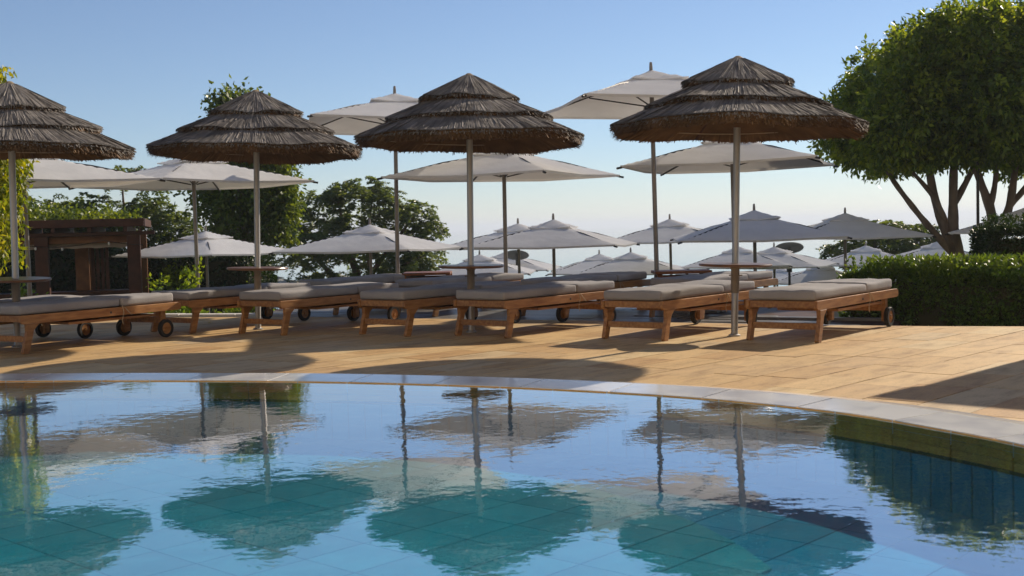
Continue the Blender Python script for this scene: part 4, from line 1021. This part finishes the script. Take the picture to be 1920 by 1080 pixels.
for x in (-8.55, -8.1, -9.3, -10.1, -7.3):
    z = 2.30 - .10 * math.sin(math.pi * ((x + 12.2) % 1.6) / 1.6) - .04; b = MB(); b.lathe([(0, .03), (.014, .028), (.022, 0), (.014, -.022), (0, -.028)], 10); link('bulb', b.mesh('bulb', MT['lampglass'], smooth=True), wire, (x + 9, -.12, z))
# creeper on the pergola roof
r = thing('roof_creeper', 'green creeper growing over the pergola roof', 'creeper', (-8.9, 23.2, 1.36))
g = np.random.default_rng(71); m = 260; C = np.stack([g.uniform(-1.6, 1.5, m), g.uniform(-1.1, 1.4, m), np.abs(g.normal(.05, .09, m))], 1); C[:, 2] *= np.clip(1.3 - .45 * C[:, 0], .4, 1.8)
crown('foliage', MT['tree3'], (C, np.tile([0, 0, .6], (m, 1))), 16, .07, .085, r, 0, .6)

# ------------------------------------------------------------------ disc lamps, far thatch roof, post
def disc_lamp(label, x, y, z, rr, z0):
    r = thing('disc_lamp', label, 'lamp post', (x, y, z0), 0, 'grey disc lamps beyond the deck')
    b = MB(); b.lathe([(0, 0), (.035, 0), (.03, z - z0), (0, z - z0)], 10); link('post', b.mesh('post', MT['dark'], smooth=True), r)
    b = MB(); b.lathe([(0, .03), (rr * .5, .025), (rr * .98, 0), (rr, -.012), (rr * .97, -.02), (rr * .5, .0), (0, .005)], 40); o = link('disc', b.mesh('disc', MT['grey'], smooth=True), r, (0, 0, z - z0)); o.rotation_euler = (-.42, .06, 0)
    b = MB(); b.box(-.06, .06, -.05, .05, -.12, 0); link('lamp_head', b.mesh('lamp_head', MT['dark'], bevel=.01), r, (0, 0, z - z0 - .5)); return r
disc_lamp('grey disc-topped lamp post just right of the middle thatched pole', .14, 30.0, .36, .31, -1.82)
disc_lamp('grey disc-topped lamp post right of the thatched pole nearest the ficus', 6.98, 30.0, .36, .36, -1.82)
r = thing('lamp_pole', 'thin dark pole standing between the two ficus trunks', 'pole', (8.21, 21, -1.2)); b = MB(); b.lathe([(0, 0), (.03, 0), (.025, 3.4), (0, 3.4)], 10); link('shaft', b.mesh('shaft', MT['dark'], smooth=True), r)
b = MB(); b.lathe([(0, 0), (.08, 0), (.08, .03), (.03, .05), (0, .05)], 12); link('base_flange', b.mesh('base_flange', MT['dark'], smooth=True), r)
r = thing('thatched_parasol', 'distant grey thatched parasol by the dense tree trunk', 'parasol', (-10.3, 45, -3.0))
b = MB(); b.lathe([(0, 0), (.05, 0), (.05, 3.0), (0, 3.0)], 8); link('pole', b.mesh('pole', MT['parasolpole']), r)
b = MB(); b.lathe([(0, 3.3), (.9, 2.85), (.88, 2.78), (0, 3.15)], 24); link('canopy', b.mesh('canopy', MT['straw']), r)

# wall added out of view on the right to cast the terrace shadow
wl = thing('shadow_wall', 'unseen beige rendered wall added right of the terrace to cast a shadow', 'wall', (5.28, 10.24, -.012))
b = MB(); b.box(0, 3.4, 0, .35, 0, 2.42); link('wall_body', b.mesh('wall_body', MT['render'], bevel=.01), wl)
b = MB(); b.box(-.05, 3.45, -.05, .40, 2.422, 2.5); link('wall_cap', b.mesh('wall_cap', MT['whitekerb'], bevel=.01), wl)
wl.rotation_euler = (0, 0, deg(-45))

# ------------------------------------------------------------------ unseen facade added behind the camera to bounce low sun into the shade
def bounce_facade():
    h = thing('bounce_building', 'cream facade with balconies, added out of view to bounce warm light', 'building', (0, -6.6, -.3))
    W, FL, NF = 24.0, 3.2, 7
    b = MB()
    b.box(-W, W, -9, -1.2, 0, FL * NF); link('core', b.mesh('core', MT['render']), h)
    for f in range(NF + 1):
        b = MB(); b.box(-W, W, -1.19, .4, f * FL - (.22 if f else 0), f * FL + .02); link('floor_slab', b.mesh('floor_slab', MT['facade']), h)
    n = 8; wb = 2 * W / n
    for k in range(n + 1):
        b = MB(); x = -W + k * wb; b.box(x - .15, x + .15, -1.18, .38, .021, FL * NF - .221); link('pier', b.mesh('pier', MT['facade']), h)
    pm = MB(); pm.box(-wb / 2 + .16, wb / 2 - .16, .2, .3, 0, .95); pme = pm.mesh('parapet', MT['facade'])
    gm = MB(); gm.box(-.9, .9, -.02, .02, 0, 2.1); gme = gm.mesh('window', MT['glass'])
    wm = MB(); wm.box(-wb / 2 + .16, wb / 2 - .16, -.05, 0, 0, FL - .26); 
    for f in range(NF):
        for k in range(n):
            x = -W + (k + .5) * wb
            link('parapet', pme, h, (x, 0, f * FL + .022)); link('window', gme, h, (x, -1.17, f * FL + .03))
bounce_facade()

# ------------------------------------------------------------------ sea haze
hz = MB(); hz.box(-6000, 6000, -40, 30000, -13.8, 23.5)
hm, n_, o_ = newmat('haze'); pv = n_.nodes.new('ShaderNodeVolumePrincipled'); pv.inputs['Density'].default_value = .00045; pv.inputs['Color'].default_value = (.86, .92, 1, 1); pv.inputs['Anisotropy'].default_value = .2
n_.links.new(pv.outputs[0], o_.inputs['Volume'])
tag(link('haze', hz.mesh('haze', hm)), kind='stuff')
S.cycles.volume_bounces = 1

lf = MB(); lf.add([(0, 0, .004), (.03, .022, .014), (.075, .004, .006), (.03, -.02, .012)], [(0, 1, 2, 3)])
tag(link('fallen_leaf', lf.mesh('fallen_leaf', MT['fallen']), None, (-3.62, 14.1, .002), .4), 'small yellow fallen leaf on the terrace left of the second thatched pole', 'leaf')
